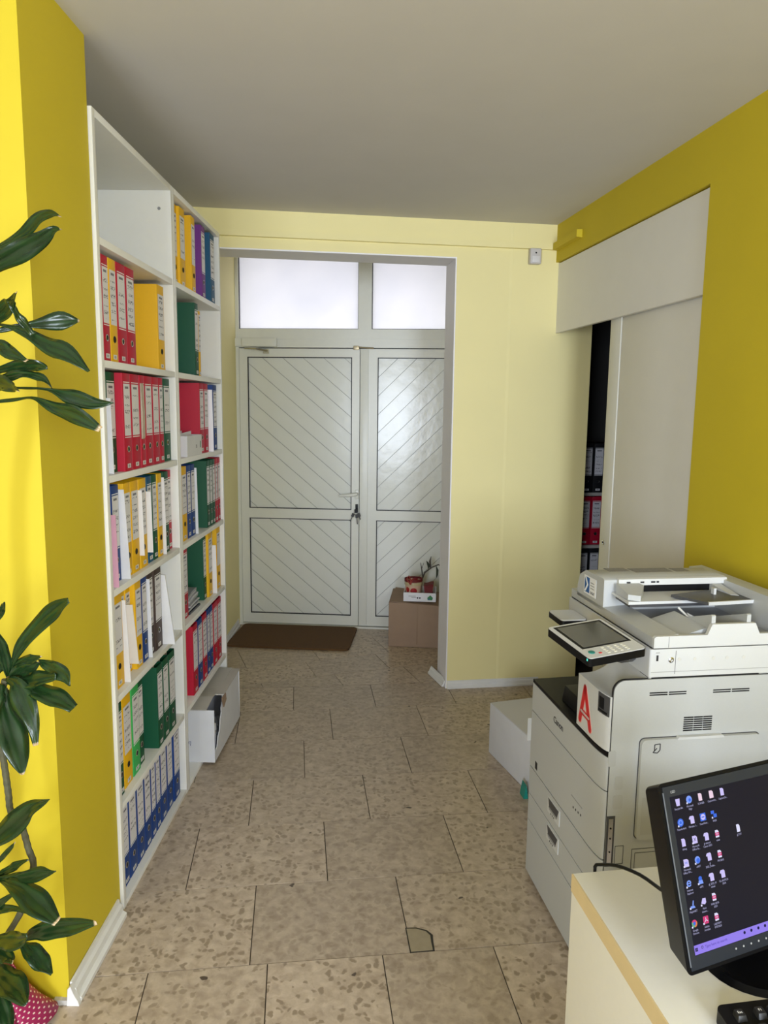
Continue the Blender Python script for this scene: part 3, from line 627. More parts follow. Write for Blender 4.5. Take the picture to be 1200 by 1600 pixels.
# left bookcase, top to bottom (compartment 0 is empty)
row(0, 1, [('red', 160, 171.0), ('yellow', 171.5, 183), ('red', 183.5, 197.5), ('red', 197.7, 211.5), ('yellow', 249, 261.4, .03)])
row(0, 2, [('green', 169, 184.5, .03), ('red', 192.6, 205.4, .006), ('red', 205.6, 218.8, .008), ('red', 219, 227, .006), ('red', 227.2, 238.7, .012), ('red', 238.9, 249.2, .012), ('red', 249.4, 255.8, .014), ('green', 256, 266.5, .02)])
row(0, 3, [('red', 171, 175.5, .05), ('blue', 175.7, 190.5, .03), ('yellow', 194.0, 205.6, .02), ('yellow', 205.8, 217.5, .02), ('yellow', 217.7, 229.8, .02), ('teal', 230, 238.3, .024), ('green', 238.5, 246, .024), ('yellow', 246.2, 254, .022), ('green', 255.4, 264.2, .022), ('red', 264.4, 271.5, .03)])
row(0, 4, [('yellow', 178, 193, .022), ('yellow', 193.2, 203.5, .04), ('yellow', 203.7, 212, .04), ('yellow', 212.2, 222, .024), ('blue', 222.2, 230.8, .024), ('brown', 231.5, 240.2, .024), ('brown', 240.5, 254, .02)])
row(0, 5, [('green', 184.5, 192.7, .02), ('yellow', 193, 206, .024), ('lime', 207, 218.2, .024), ('green', 218.5, 227, .03), ('green', 246.5, 255.2, .006), ('green', 255.4, 264.2, .006), ('green', 264.5, 274.3, .006)])
row(0, 6, [('blue', 187, 192.6, .03), ('blue', 192.8, 202.6, .026), ('blue', 202.8, 215, .026), ('blue', 215.2, 226.6, .026), ('blue', 226.8, 237, .026), ('blue', 237.2, 244.3, .026), ('blue', 244.5, 251.5, .026), ('blue', 251.7, 261.5, .026), ('blue', 261.7, 270.6, .026), ('blue', 270.8, 281, .022)])
# right bookcase
row(1, 0, [('yellow', 272, 279.2, .03), ('yellow', 279.4, 289.5, .02), ('yellow', 299, 305.2, .012), ('purple', 314.5, 320.7, .012), ('teal', 328.5, 339.5, .008)])
row(1, 1, [('green', 276.5, 281, .05), ('green', 304.5, 310.3, .02), ('yellow', 311, 315.5, .045, .300, True), ('yellow', 315.6, 319, .04, .300, True)])
row(1, 2, [('red', 280, 283, .04), ('red', 312, 319, .012), ('red', 319.1, 325.6, .012), ('blue', 332.8, 339, .022)])
row(1, 3, [('yellow', 284, 292.4, .022), ('blue', 292.6, 298.6, .022), ('blue', 298.8, 305, .022), ('green', 322.8, 327.9, .012), ('green', 328, 332.2, .012), ('green', 332.3, 336.5, .012), ('red', 336.6, 340.4, .012), ('red', 340.5, 344.5, .014)])
row(1, 4, [('red', 287.5, 296, .03), ('green', 319.6, 324.4, .03), ('yellow', 324.5, 331.8, .02), ('green', 332, 337.4, .04), ('yellow', 337.8, 344.4, .02)])
row(1, 5, [('red', 302, 309.7, .012), ('blue', 309.9, 317, .014), ('red', 317.1, 324, .014), ('blue', 324.1, 328.4, .016), ('blue', 328.5, 333.2, .016), ('red', 333.4, 340, .014), ('red', 340.1, 346.5, .014)])

# loose sheets and plastic sleeves standing between the binders
def sleeve(unit, ri, xl, xr, yt, yb, m, label, name='document_sleeve', lean=0.0, ins=.022, th=.0022):
    z = SHT[ri]+.0005; y = solve_y(xl, z+.16, -ins); n = BD
    # stand it in the gap between two neighbours
    L_ = placed[(unit, ri)]; cand = [L_[0][0]-.003] if (unit, ri) != (1, 2) else []
    for k_ in range(len(L_)-1):
        g_ = L_[k_+1][0]-L_[k_][1]
        if g_ > .004: cand.append(L_[k_][1]+min(g_/2, .006))
    y = min(cand, key=lambda c_: abs(c_-y))
    p = hit(xr, (yt+yb)/2, bw(0, y), n); d = max(-.012, min((p-bw(0, y)).dot(BN), 0.022))
    zt = hit(xr, yt, bw(0, y), n).z; zb = max(z, hit(xr, yb, bw(0, y), n).z); zt = min(zt, z+.322)
    if zb-z < .03: zb = z
    bm = nb(); dz = zt-zb
    rows_ = 6; ring = []
    for i in range(rows_+1):
        f = i/rows_; wob = 0.004*math.sin(f*3.1); dd = d+lean*(1-f)-.003*f
        ring.append([bm.verts.new((-.20, -th/2, dz*f)), bm.verts.new((dd, wob*.3-th/2, dz*f)), bm.verts.new((dd, wob*.3+th/2, dz*f)), bm.verts.new((-.20, th/2, dz*f))])
    for i in range(rows_):
        for k_ in range(4): bm.faces.new((ring[i][k_], ring[i][(k_+1) % 4], ring[i+1][(k_+1) % 4], ring[i+1][k_]))
    bm.faces.new(ring[0][::-1]); bm.faces.new(ring[-1])
    o = tag(obj(name, bm, m, None, True), label, 'papers', 'loose sheets between the binders'); o.location = bw(0, y, max(zb, z)); o.rotation_euler = (0, 0, BR)
    return o
sleeve(0, 2, 170.5, 175.5, 622, 742, PAPER, 'narrow clear sleeve before the leftmost dark green binder, third shelf down')
sleeve(0, 3, 174, 184, 805, 911, PINK, 'pink folder sticking out in front of a dark blue binder', 'paper_folder')
sleeve(0, 3, 190.4, 194.5, 765, 902, PAPER, 'white sleeve between the dark blue and first yellow binder, fourth shelf down', lean=.01)
sleeve(0, 3, 217.4, 224.5, 766, 868, PAPER, 'white sleeve between the second and third yellow binders, fourth shelf down')
sleeve(0, 3, 230, 238, 768, 863, PAPER, 'white sleeve before the petrol blue binder, fourth shelf down')
sleeve(0, 3, 254, 259, 746, 862, PAPER, 'narrow white sleeve before the last dark green binder, fourth shelf down')
sleeve(0, 4, 193, 199.5, 938, 1066, PAPER, 'bluish white sleeve after the first yellow binder, fifth shelf down', lean=.006)
sleeve(0, 4, 203.6, 210, 945, 1037, PAPERW, 'cream sheet slanting out between yellow binders, fifth shelf down', lean=.012)
sleeve(0, 4, 230.7, 235, 905, 1027, PAPER, 'white sleeve between the dark blue and brown binders, fifth shelf down')
sleeve(1, 2, 325.5, 333.2, 609, 704, PAPER, 'white sleeve beside the dark blue binder, third shelf down, bookcase nearer the door')
sleeve(1, 3, 305, 309, 731, 832, PAPER, 'white sleeve after two dark blue binders, fourth shelf down, bookcase nearer the door')
sleeve(1, 4, 331.8, 338.8, 852, 928, PAPER, 'white sleeve between yellow and green binders, fifth shelf down, bookcase nearer the door')
# leaning stack of paper beside the brown binders
bm = nb(); prism(bm, [(-.21, 0), (0.03, 0), (-.002, .275), (-.21, .297)], 'y', 0, .010)
o = tag(obj('paper_stack', bm, PAPER), 'white sheets leaning against the rightmost brown binder', 'papers'); o.location = bw(-.004, placed[(0, 4)][-1][1]+.002, SHT[4]+.001); o.rotation_euler = (0, 0, BR)
# beige creased label slip on a red binder
rb = placed[(0, 2)][3]
bm = nb(); prism(bm, [(0.0025, .10), (0.006, .106), (0.0075, .19), (0.004, .29), (0.001, .29), (0.001, .10)], 'y', 0.001, .026)
obj('loose_label', bm, mat('beige_slip', (0.50, 0.42, 0.33), 0.7, noise=.3, nscale=60), rb[2])
# small white cardboard box of papers on the third shelf, far bookcase
z = SHT[2]+.0005; ya = placed[(1, 2)][0][1]+.004; yb = placed[(1, 2)][1][0]-.004
t = thing('small_box', 'small open white cardboard box with papers in front of red binder', 'box', bw(-.004, ya, z), BR)
bm = nb(); w_, l_, h_ = .11, min(.24, yb-ya), .088
bx(bm, -w_, 0, 0, .002, 0, h_); bx(bm, -w_, 0, l_-.002, l_, 0, h_); bx(bm, -w_, -w_+.002, .002, l_-.002, 0, h_); bx(bm, -.002, 0, .002, l_-.002, 0, h_); bx(bm, -w_+.002, -.002, .002, l_-.002, 0, .002); obj('carton', bm, CARDW, t)
for k_ in range(5): 
    bm = nb(); prism(bm, [(.006, .003), (l_-.006, .003), (l_-.01, h_+.010+.006*math.sin(k_*2)), (.01, h_+.014-.004*k_*.5)], 'x', -w_+.008+k_*.014, -w_+.0095+k_*.014); obj('paper_sheet', bm, PAPER, t)
text('print', 'SI', .022, INK, t, frame_m((.0004, l_*.62, .038), (0, 1, 0), (0, 0, 1)))
boxo('green_mark', (0, .0006, l_*.88, l_*.93, .03, .06), mat('green_print', (.05, .2, .08), .5), t)
# magazines lying on the fifth shelf, far bookcase
z = SHT[4]+.0006; ya = placed[(1, 4)][0][1]+.006
MAGC = [(0.02, 0.025, 0.05), (0.60, 0.60, 0.62), (0.03, 0.04, 0.09), (0.55, 0.55, 0.58), (0.35, 0.36, 0.38), (0.62, 0.62, 0.64), (0.50, 0.50, 0.52), (0.30, 0.31, 0.33)]
for k_, c_ in enumerate(MAGC):
    th = .010; a = random.uniform(-2, 2); bm = nb()
    y1 = .175-.006*k_; n = 6
    pts = [(y1*i/n, .012*k_*.12*math.sin(i/n*2.6)+(0.006*(k_ > 3)*(i/n)**2)) for i in range(n+1)]
    prism(bm, pts+[(p[0], p[1]+th*.82) for p in reversed(pts)], 'x', -.215, -.006+random.uniform(-.008, .004))
    o = tag(obj('magazine', bm, mat('magazine_cover_%d' % k_, c_, .3, noise=.5, nscale=16)), 'magazine number %s from the bottom in the flat pile on a shelf' % ORD[k_], 'magazine', 'magazines piled on the fifth shelf')
    o['label'] = '%s magazine from the bottom of the flat pile between binders' % ORD[k_]
    o.location = bw(-.02, ya, z+.0108*k_); o.rotation_euler = (0, 0, BR+R(a*.4))
# big torn white cardboard carton in the lowest compartment
zb = SHT[6]+.0006
c0 = flo(336, 1191.5, zb); c1 = flo(375, 1119, zb); cd = (c1-c0); cl_ = cd.length; ca = math.atan2(cd.y, cd.x)
t = thing('torn_carton', 'torn white cardboard carton jutting out of the lowest shelf', 'box', (c0.x, c0.y, zb), ca-math.pi/2)
cw, ch = .175, .262
bm = nb()
bx(bm, -cw, 0, 0, .004, 0, ch-.01); obj('end_flap', bm, CARDW, t)
bm = nb(); bx(bm, -cw, 0, cl_-.004, cl_, 0, ch); obj('end_flap', bm, CARDW, t)
boxo('bottom', (-cw, 0, .004, cl_-.004, 0, .004), CARDW, t)
boxo('side_wall', (-cw, -cw+.004, .004, cl_-.004, .004, ch), CARDW, t)
# torn near wall: outline with a ragged notch
prof = [(.004, .0), (cl_-.004, 0), (cl_-.004, ch), (.17, ch-.004), (.155, .225), (.12, .215), (.128, .19), (.10, .165), (.092, .12), (.06, .10), (.045, .06), (.004, .045)]
bm = nb(); prism(bm, prof, 'x', lambda p: -.004+.006*math.sin(p[0]*20)*(p[1]/ch), lambda p: .006*math.sin(p[0]*20)*(p[1]/ch)); obj('torn_side', bm, CARDW, t)
bm = nb(); prism(bm, [(.0, ch-.012), (.12, ch+.004), (.24, ch-.004), (cl_-.01, ch+.006), (cl_-.01, ch+.010), (.24, ch), (.12, ch+.008), (0, ch-.008)], 'x', -cw, -.035); obj('top_flap', bm, CARDG, t)
bm = nb(); prism(bm, [(.165, ch-.003), (cl_-.006, ch-.001), (cl_-.006, ch+.004), (.165, ch+.002)], 'x', -.05, .004); obj('top_flap', bm, CARDG, t)
bm = nb(); prism(bm, [(.125, ch-.002), (.20, ch-.004), (.21, ch-.04), (.16, ch-.06), (.14, ch-.03)], 'x', .003, .007); obj('torn_scrap', bm, CARD, t)
foil = mat('plastic_wrap', (0.55, 0.55, 0.58), 0.12, metal=0.5, noise=.6, nscale=30)
bm = nb(); bmesh.ops.create_icosphere(bm, subdivisions=3, radius=1)
for v in bm.verts:
    f = 1+.16*math.sin(v.co.x*9+v.co.z*5)+.12*math.sin(v.co.y*13); v.co = Vector((v.co.x*.055*f, v.co.y*.07*f, v.co.z*.085*f))
obj('wrapped_content', bm, foil, t, True, loc=(-.075, .10, .115))
bm = nb(); bx(bm, -.07, -.012, .05, .10, .03, .15); bevel(bm, .004); obj('white_content', bm, PAPER, t, True, loc=(0, 0, 0), rot=(0, 0, R(3)))
bm = nb(); tube(bm, [(-.128, -.0006, .112), (-.120, -.0006, .098), (-.118, -.0006, .088)], .0012, 5); tube(bm, [(-.125, -.0006, .098), (-.110, -.0006, .100), (-.112, -.0006, .080)], .0012, 5); obj('pen_mark', bm, mat('blue_pen', (.02, .03, .2), .5), t)

# ---- closet shelving seen through the gap
t = thing('closet_shelf', 'dark shelving with binders inside the open closet', 'shelf', RM(1.74, 4.55, 0), AR)
SZ = [1.118, 0.770, 0.422, 0.07]
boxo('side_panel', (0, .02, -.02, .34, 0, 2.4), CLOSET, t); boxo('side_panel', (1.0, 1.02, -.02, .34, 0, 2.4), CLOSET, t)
CLS = mat('closet_shelf_board', (0.45, 0.42, 0.38), .6)
for z in SZ: boxo('shelf', (.02, 1.0, -.02, .34, z-.02, z), CLS, t)
for ri, (z, col) in enumerate(zip(SZ[:3], ('black', 'red', 'black'))):
    for k_ in range(5):
        binder(col, .072, '%s binder, %s from left, %s row inside the dark closet' % (CN[col], ORD[k_], ('upper', 'middle', 'lower')[ri]), RM(1.74+.16+k_*.076, 4.552, z+.0005), AR-math.pi/2, 'binders inside the closet')

# ================================================================== VESTIBULE THINGS
MATM = mat('coir_mat', (0.125, 0.062, 0.020), 0.95, noise=0.55, nscale=220, bump=1.0)
bm = nb(); prism(bm, rrect(-.43, .43, -.26, .26, .04), 'z', 0.0008, 0.016)
o = tag(obj('doormat', bm, MATM), 'brown coir doormat with rounded corners before the entrance door', 'doormat')
o.location = (-0.640, 5.135, 0.0008); o.rotation_euler = (0, 0, R(-4.6))
bx_ = thing('cardboard_box', 'plain brown cardboard box on the floor right of the doormat', 'box', (0.04, 4.965, 0.001), R(-5))
bm = nb(); prism(bm, [(0, 0), (.40, 0), (.40, .40), (0, .40)], 'z', 0, lambda p: .318-.02*(p[0] > .2)); bevel(bm, .004, 2); obj('carton', bm, CARD, bx_, True)
bm = nb(); prism(bm, [(.004, .0), (.20, .0), (.20, .40), (.02, .40)], 'z', lambda p: .3225-.02*(p[0] > .1), lambda p: .3265-.02*(p[0] > .1)); obj('top_flap', bm, CARD, bx_)
bm = nb(); bx(bm, .195, .205, -.0006, .0, .02, .30); obj('tape_seam', bm, mat('brown_tape', (.27, .17, .10), .4), bx_)
zt = .3095
wb = thing('shallow_tray_box', 'shallow white printed carton with a green logo on the brown box', 'box', (0.142, 4.985, zt+.012), R(-5))
bm = nb(); bx(bm, 0, .225, 0, .005, 0, .062); bx(bm, 0, .225, .195, .20, 0, .062); bx(bm, 0, .005, .005, .195, 0, .062); bx(bm, .22, .225, .005, .195, 0, .062); bx(bm, .005, .22, .005, .195, 0, .005); obj('carton', bm, PAPER, wb)
GRN = mat('green_logo', (0.03, 0.22, 0.07), .5); BLU = mat('blue_logo', (.03, .12, .35), .5)
bm = nb(); prism(bm, [(.168, .012), (.200, .012), (.204, .030), (.186, .048), (.166, .030)], 'y', -.0006, 0); obj('house_logo', bm, GRN, wb)
bm = nb(); prism(bm, [(.170, .014), (.184, .014), (.178, .028)], 'y', -.0010, -.0005); obj('logo_mark', bm, BLU, wb)
for k_ in range(2):
    bm = nb(); lathe(bm, [(.006, 0), (.006, .0005)], seg=14); obj('logo_dot', bm, INK, wb, loc=(.098+.016*k_, -.0003, .026), rot=(R(90), 0, 0))
boxo('print_line', (.055, .088, -.0006, 0, .027, .031), MGREY, wb); boxo('print_line', (.036, .085, -.0006, 0, .036, .040), MGREY, wb)
# fabric-covered red pot with a bow
POTR = bpy.data.materials.new('red_dotted_fabric'); POTR.use_nodes = True
N = POTR.node_tree.nodes; L = POTR.node_tree.links; tc = N.new('ShaderNodeTexCoord'); vo = N.new('ShaderNodeTexVoronoi'); vo.inputs['Scale'].default_value = 17; vo.inputs['Randomness'].default_value = 0.25; L.new(tc.outputs['Object'], vo.inputs['Vector'])
lt = N.new('ShaderNodeMath'); lt.operation = 'LESS_THAN'; lt.inputs[1].default_value = .40; L.new(vo.outputs['Distance'], lt.inputs[0])
mx = N.new('ShaderNodeMix'); mx.data_type = 'RGBA'; mx.inputs['A'].default_value = (.62, .42, .30, 1); mx.inputs['B'].default_value = (.36, .012, .015, 1); L.new(lt.outputs[0], mx.inputs['Factor']); L.new(mx.outputs['Result'], N['Principled BSDF'].inputs['Base Color'])
REDF = mat('dark_red_fabric', (.17, .010, .012), .7, noise=.3)
gp = thing('gift_pot', 'small red and cream dotted pot cover with a bow in white tray', 'pot', (0.142+.0715, 4.985+.076, zt+.0182), R(-5))
bm = nb(); lathe(bm, [(.05, 0), (.056, .02), (.058, .10), (.060, .128), (.056, .128), (.05, .1)], seg=24); obj('fabric_cover', bm, POTR, gp, True)
bm = nb(); lathe(bm, [(.0595, .096), (.063, .098), (.063, .118), (.0595, .120)], seg=24, cap=False); obj('gold_ribbon', bm, mat('gold_ribbon', (.52, .42, .25), .3), gp, True)
bm = nb(); lathe(bm, [(.060, .121), (.064, .122), (.064, .140), (.060, .141)], seg=24, cap=False); obj('red_rim', bm, REDF, gp, True)
bm = nb(); tube(bm, [(-.02, -.062, .108), (-.045, -.066, .150), (-.030, -.066, .172), (-.018, -.064, .145), (-.016, -.063, .110)], .004, 6); tube(bm, [(-.016, -.063, .110), (.0, -.066, .155), (-.012, -.066, .140), (-.018, -.063, .108)], .004, 6); obj('bow', bm, mat('red_bow', (.35, .05, .04), .5), gp, True)
pb2 = thing('dark_red_pouch', 'dark red fabric pouch beside the dotted pot in white tray', 'pouch', (0.142+.1795, 4.985+.068, zt+.0178), R(-5))
bm = nb(); bx(bm, -.031, .031, -.05, .05, 0, .105); bmesh.ops.subdivide_edges(bm, edges=bm.edges[:], cuts=4, use_grid_fill=True)
for v in bm.verts: v.co.x *= 1-.12*math.sin(v.co.z*40); v.co.y *= 1+.06*math.sin(v.co.z*55+v.co.x*40); v.co.z += .006*math.sin(v.co.x*70)*(v.co.z > .05)
obj('pouch_body', bm, REDF, pb2, True)
tw_ = thing('dry_twig', 'bare grey dry twig with curled leaves leaning in the white tray', 'twig', (0.142+.12, 4.985+.165, zt+.0178), R(-5))
TWG = mat('twig_bark', (.10, .085, .07), .8, noise=.4, nscale=60)
bm = nb(); tube(bm, [(-.015, 0, .02), (.01, 0, .10), (.035, -.01, .165), (.085, -.015, .205), (.13, -.01, .225), (.16, 0, .21)], [.006, .006, .0055, .005, .004, .002], 7)
tube(bm, [(.02, -.005, .135), (.012, -.01, .19), (.004, -.012, .235)], [.005, .004, .002], 6); tube(bm, [(.012, -.01, .19), (.026, -.012, .235)], [.003, .0015], 6)
tube(bm, [(.075, -.013, .20), (.070, -.02, .25), (.078, -.02, .285)], [.006, .008, .002], 6); obj('twig_stem', bm, TWG, tw_, True)
for p_, q_ in (((.115, -.012, .215), (.118, -.02, .13)), ((.14, -.01, .22), (.165, -.02, .15)), ((.06, -.01, .19), (.045, -.03, .255))):
    p_, q_ = Vector(p_), Vector(q_); bm = nb(); d = q_-p_
    tube(bm, [p_, p_+d*.35+Vector((.008, 0, 0)), p_+d*.7+Vector((.006, 0, 0)), q_], [.002, .009, .008, .001], 6); obj('dry_leaf', bm, mat('dry_leaf', (.035, .05, .03), .6, noise=.5), tw_, True)

# ================================================================== PRINTER (front faces left, its side faces the camera)
pr = thing('office_copier', 'large cream office copier with touch panel and red letter sticker', 'copier', RM(0.876, 1.781, 0), AR)
PW, PD = .562, .652
def cornerprof(x1, y1, back=.05, y0=0.0):
    """plan outline of a front cover: flat front at x=0, near corner rounded"""
    pts = [(0, y1)]
    for i in range(9):
        f = i/8; a = f*math.pi/2
        pts.append((.014*(1-math.cos(a)), y0+.085*(1-math.sin(a))))
    pts += [(back, y0), (back, y1)]
    return pts
def cover(name, z0, z1, m=PRN, y1=PW, back=.05, parent=pr):
    bm = nb(); prism(bm, cornerprof(0, y1, back), 'z', z0, z1); return obj(name, bm, m, parent, True)
boxo('body', (.045, PD, .004, PW, .03, .716), PRN, pr, .004)
boxo('base_plinth', (.05, PD-.03, .03, PW-.03, .012, .03), DGREY, pr)
for x, y in ((.09, .07), (.09, PW-.07), (PD-.08, .07), (PD-.08, PW-.07)):
    bm = nb(); lathe(bm, [(.012, -.012), (.015, -.008), (.015, .008), (.012, .012)], seg=14); obj('caster', bm, BLACK, pr, True, loc=(x, y, .015), rot=(R(90), 0, 0))
cover('paper_drawer', .016, .211)
dr2 = cover('paper_drawer', .2145, .309); dr1 = cover('paper_drawer', .3125, .410)
fc = cover('front_cover', .4145, .614); oc = cover('exit_cover', .6175, .714)
for par, z0, z1, n_ in ((dr1, .345, .397, 1), (dr2, .250, .302, 2)):
    bm = nb(); y0, y1 = .278, .378
    bx(bm, -.0025, .0, y0, y1, z0, z1); hs = obj('handle_surround', bm, PRNW, par)
    bm = nb(); prism(bm, [(y0+.006, z1-.004), (y1-.006, z1-.004), (y1-.02, z0+.014), (y0+.02, z0+.014)], 'x', -.0034, -.0024); obj('grip_recess', bm, DGREY, par)
    bm = nb(); prism(bm, [(y0+.02, z0+.014), (y1-.02, z0+.014), (y1-.012, z0+.022), (y0+.012, z0+.022)], 'x', -.0042, -.0032); obj('grip_lip', bm, MGREY, par)
    for q in range(3): boxo('size_mark', (-.0032, -.0024, y0+.04+q*.012, y0+.046+q*.012, z0+.003, z0+.008), INK, par)
boxo('power_label', (-.0006, .0, .490, .510, .425, .452), INK, fc)
for q in range(4): boxo('button_mark', (-.0006, 0, .125+.018*q, .131+.018*q, .470-.002*q, .476-.002*q), INK, fc)
boxo('legend_line', (-.0005, 0, .12, .20, .496, .499), MGREY, fc)
text('maker_name', 'Canon', .030, INK, oc, frame_m((-.0005, .325, .668), (0, -1, 0), (0, 0, 1)), bold=.0004)
# black output tray and inner hopper
bm = nb(); pts = cornerprof(0, PW, .50); prism(bm, pts, 'z', .716, lambda p: .727+.02*max(0, p[0]-.05)); obj('output_tray', bm, BLACK, pr, True)
bm = nb(); prism(bm, [(.026, .7285), (.036, .776), (.32, .790), (.32, .735)], 'y', .193, .372); bevel(bm, .004); obj('paper_hopper', bm, BLACK, pr, True)
bm = nb(); bx(bm, .44, PD, .0, PW, .716, .937); obj('rear_column', bm, PRN, pr)
boxo('cavity_back', (.43, .4395, .05, PW-.02, .735, .93), BLACK, pr)
boxo('cavity_side', (.115, .44, .004, .05, .73, .9365), BLACK, pr)
# near front column with concave top
def ctop(p):
    x = p[0]
    return .886 + (0 if x < .02 else .055*((x-.02)/.1)**2.2)
prof = [(0, .19)]
for i in range(9):
    a = i/8*math.pi/2; prof.append((.014*(1-math.cos(a)), .085*(1-math.sin(a))))
bm = nb(); xs = [0.0, .02, .035, .05, .065, .08, .095, .108, .122]
def edge_y(x):
    if x >= .014: return 0.0
    a = math.acos(max(-1, min(1, 1-x/.014))); return .085*(1-math.sin(a))
xx = [.0, .0006, .002, .005, .009, .014]+xs[1:]
lowA = [bm.verts.new((x, edge_y(x), .7305)) for x in xx]; topA = [bm.verts.new((x, edge_y(x), ctop((x, 0)))) for x in xx]
lowB = [bm.verts.new((x, .19, .7305)) for x in xx]; topB = [bm.verts.new((x, .19, ctop((x, 0)))) for x in xx]
for i in range(len(xx)-1):
    bm.faces.new((lowA[i], lowA[i+1], topA[i+1], topA[i])); bm.faces.new((lowB[i+1], lowB[i], topB[i], topB[i+1]))
    bm.faces.new((topA[i], topA[i+1], topB[i+1], topB[i])); bm.faces.new((lowA[i+1], lowA[i], lowB[i], lowB[i+1]))
bm.faces.new((lowA[0], topA[0], topB[0], lowB[0])); bm.faces.new((lowA[-1], lowB[-1], topB[-1], topA[-1]))
colm = obj('front_column', bm, PRNW, pr, True)
# red letter A sticker on the column front (plane x=0), drawn from far (left) to near (right)
RW = mat('sticker_edge', (.72, .45, .40), .5)
def stroke(bm, a, b_, w, x0, x1):
    a, b_ = Vector(a), Vector(b_); d = (b_-a).normalized(); n = Vector((-d.y, d.x))*w
    pts = [a-n, b_-n]+[b_+(d*math.sin(t_)-n*(1/w)*w*math.cos(t_)*1.0 if False else d*w*math.sin(t_)-n*math.cos(t_)) for t_ in [math.pi*i/6 for i in range(1, 6)]]+[b_+n, a+n]+[a+(-d*w*math.sin(t_)+n*math.cos(t_)) for t_ in [math.pi*i/6 for i in range(1, 6)]]
    prism(bm, [(p.x, p.y) for p in pts], 'x', x0, x1)
ap, bl_, br_ = (.140, .858), (.166, .755), (.096, .752)
for nm, m_, w, x0, x1 in (('sticker_backing', RW, .0125, -.0006, .0002), ('letter_a_sticker', RED, .0095, -.0012, -.0004)):
    bm = nb(); stroke(bm, ap, bl_, w, x0, x1); stroke(bm, ap, br_, w, x0, x1); stroke(bm, (.160, .783), (.108, .779), w*.9, x0, x1); obj(nm, bm, m_, colm)
bm = nb(); stroke(bm, (.160, .784), (.106, .780), .0035, -.0018, -.001); obj('sticker_lettering', bm, mat('sticker_white', (.75, .6, .58), .5, noise=.8, nscale=400), colm)
def curved_patch(name, y0, y1, z0, z1, m, off, parent):
    xs_ = [y0+(y1-y0)*i/6 for i in range(7)]
    def fx_(y): 
        a = math.asin(max(-1, min(1, 1-y/.085))); return .014*(1-math.cos(a))
    bm = nb(); prism(bm, [(fx_(y)-off, y) for y in xs_]+[(fx_(y)+.002, y) for y in reversed(xs_)], 'z', z0, z1); return obj(name, bm, m, parent, True)
cs = curved_patch('card_slot', .004, .054, .828, .884, DGREY, .0015, colm)
curved_patch('slot_recess', .024, .046, .842, .874, BLACK, .0024, cs); curved_patch('slot_recess', .010, .048, .832, .838, BLACK, .0024, cs)
# side door towards the camera
def arc(cx, cz, r, a0, a1, n=6): return [(cx+r*math.cos(R(a0+(a1-a0)*i/n)), cz+r*math.sin(R(a0+(a1-a0)*i/n))) for i in range(n+1)]
bm = nb(); prism(bm, [(.0165, .03)]+arc(.0485, .901, .032, 180, 90)+[(PD, .933), (PD, .03)], 'y', -.004, .004); sd = obj('side_cover', bm, PRN, pr, True)
bm = nb(); prism(bm, [(.0145, .03)]+arc(.0485, .901, .034, 180, 90)+[(PD, .9352), (PD, .933)]+arc(.0485, .901, .032, 90, 180)+[(.0165, .03)], 'y', -.001, .006); obj('side_seam', bm, GASK, pr)
for x0, x1 in ((.118, .170), (.174, .225), (.304, .356), (.360, .412)):
    for z in (.8875, .8935): boxo('vent_slit', (x0, x1, -.0046, -.0036, z, z+.0032), BLACK, sd)
for i in range(7):
    for x0, x1 in ((.223, .2515), (.253, .279), (.2805, .307)): boxo('vent_slit', (x0, x1, -.0046, -.0036, .781+i*.0062, .7846+i*.0062), BLACK, sd)
bm = nb(); prism(bm, rrect(.099, .452, .474, .766, .014), 'y', -.016, -.004); bt = obj('bypass_tray', bm, PRN, pr, True)
bm = nb(); prism(bm, rrect(.0965, .4545, .4715, .7685, .015), 'y', -.0046, -.0039); obj('tray_seam', bm, DGREY, pr)
bm = nb(); prism(bm, [(.20, .763), (.34, .763), (.335, .770), (.205, .770)], 'y', -.018, -.006); obj('tray_latch', bm, PRNW, bt, True)
bm = nb(); prism(bm, [(.11, .49), (.44, .49), (.44, .56), (.11, .60)], 'y', -.0165, -.0155); obj('tray_inset', bm, mat('printer_cream_dark', (.45, .455, .445), .45), bt)
bm = nb()
for a, b_ in (((.136, .735), (.136, .752)), ((.136, .752), (.152, .754)), ((.152, .754), (.152, .736)), ((.152, .736), (.145, .728)), ((.145, .728), (.132, .730)), ((.132, .730), (.143, .742))):
    A_, B_ = Vector(a), Vector(b_); d = (B_-A_).normalized(); n = Vector((-d.y, d.x))*.0012; prism(bm, [tuple(A_-n), tuple(B_-n), tuple(B_+n), tuple(A_+n)], 'y', -.0168, -.0158)
obj('paper_symbol', bm, INK, bt)
for b_ in ((.010, .032, .690, .735), (.032, .056, .622, .660), (.030, .058, .565, .605)):
    bm = nb(); prism(bm, rrect(b_[0], b_[1], b_[2], b_[3], .006), 'y', -.0052, -.0036); obj('cover_catch', bm, mat('catch_cream', (.46, .465, .455), .45), sd, True)
boxo('latch_channel', (.016, .040, -.0048, -.0036, .395, .545), DGREY, sd); boxo('latch_rail', (.021, .034, -.0068, -.0048, .402, .538), CHROME, sd)
for z in (.44, .48, .51): 
    bm = nb(); lathe(bm, [(.0025, 0), (.0025, .001)], seg=10); obj('rivet', bm, BLACK, sd, loc=(.0275, -.0068, z), rot=(R(90), 0, 0))
bm = nb(); rect_frame(bm, .044, .070, .40, .455, .0015, -.0048, -.0038); obj('cover_catch', bm, DGREY, sd)
bm = nb(); rect_frame(bm, .094, .62, .05, .442, .0015, -.0048, -.0038); rect_frame(bm, .104, .20, .38, .43, .0012, -.0048, -.0038); obj('lower_seam', bm, DGREY, sd)
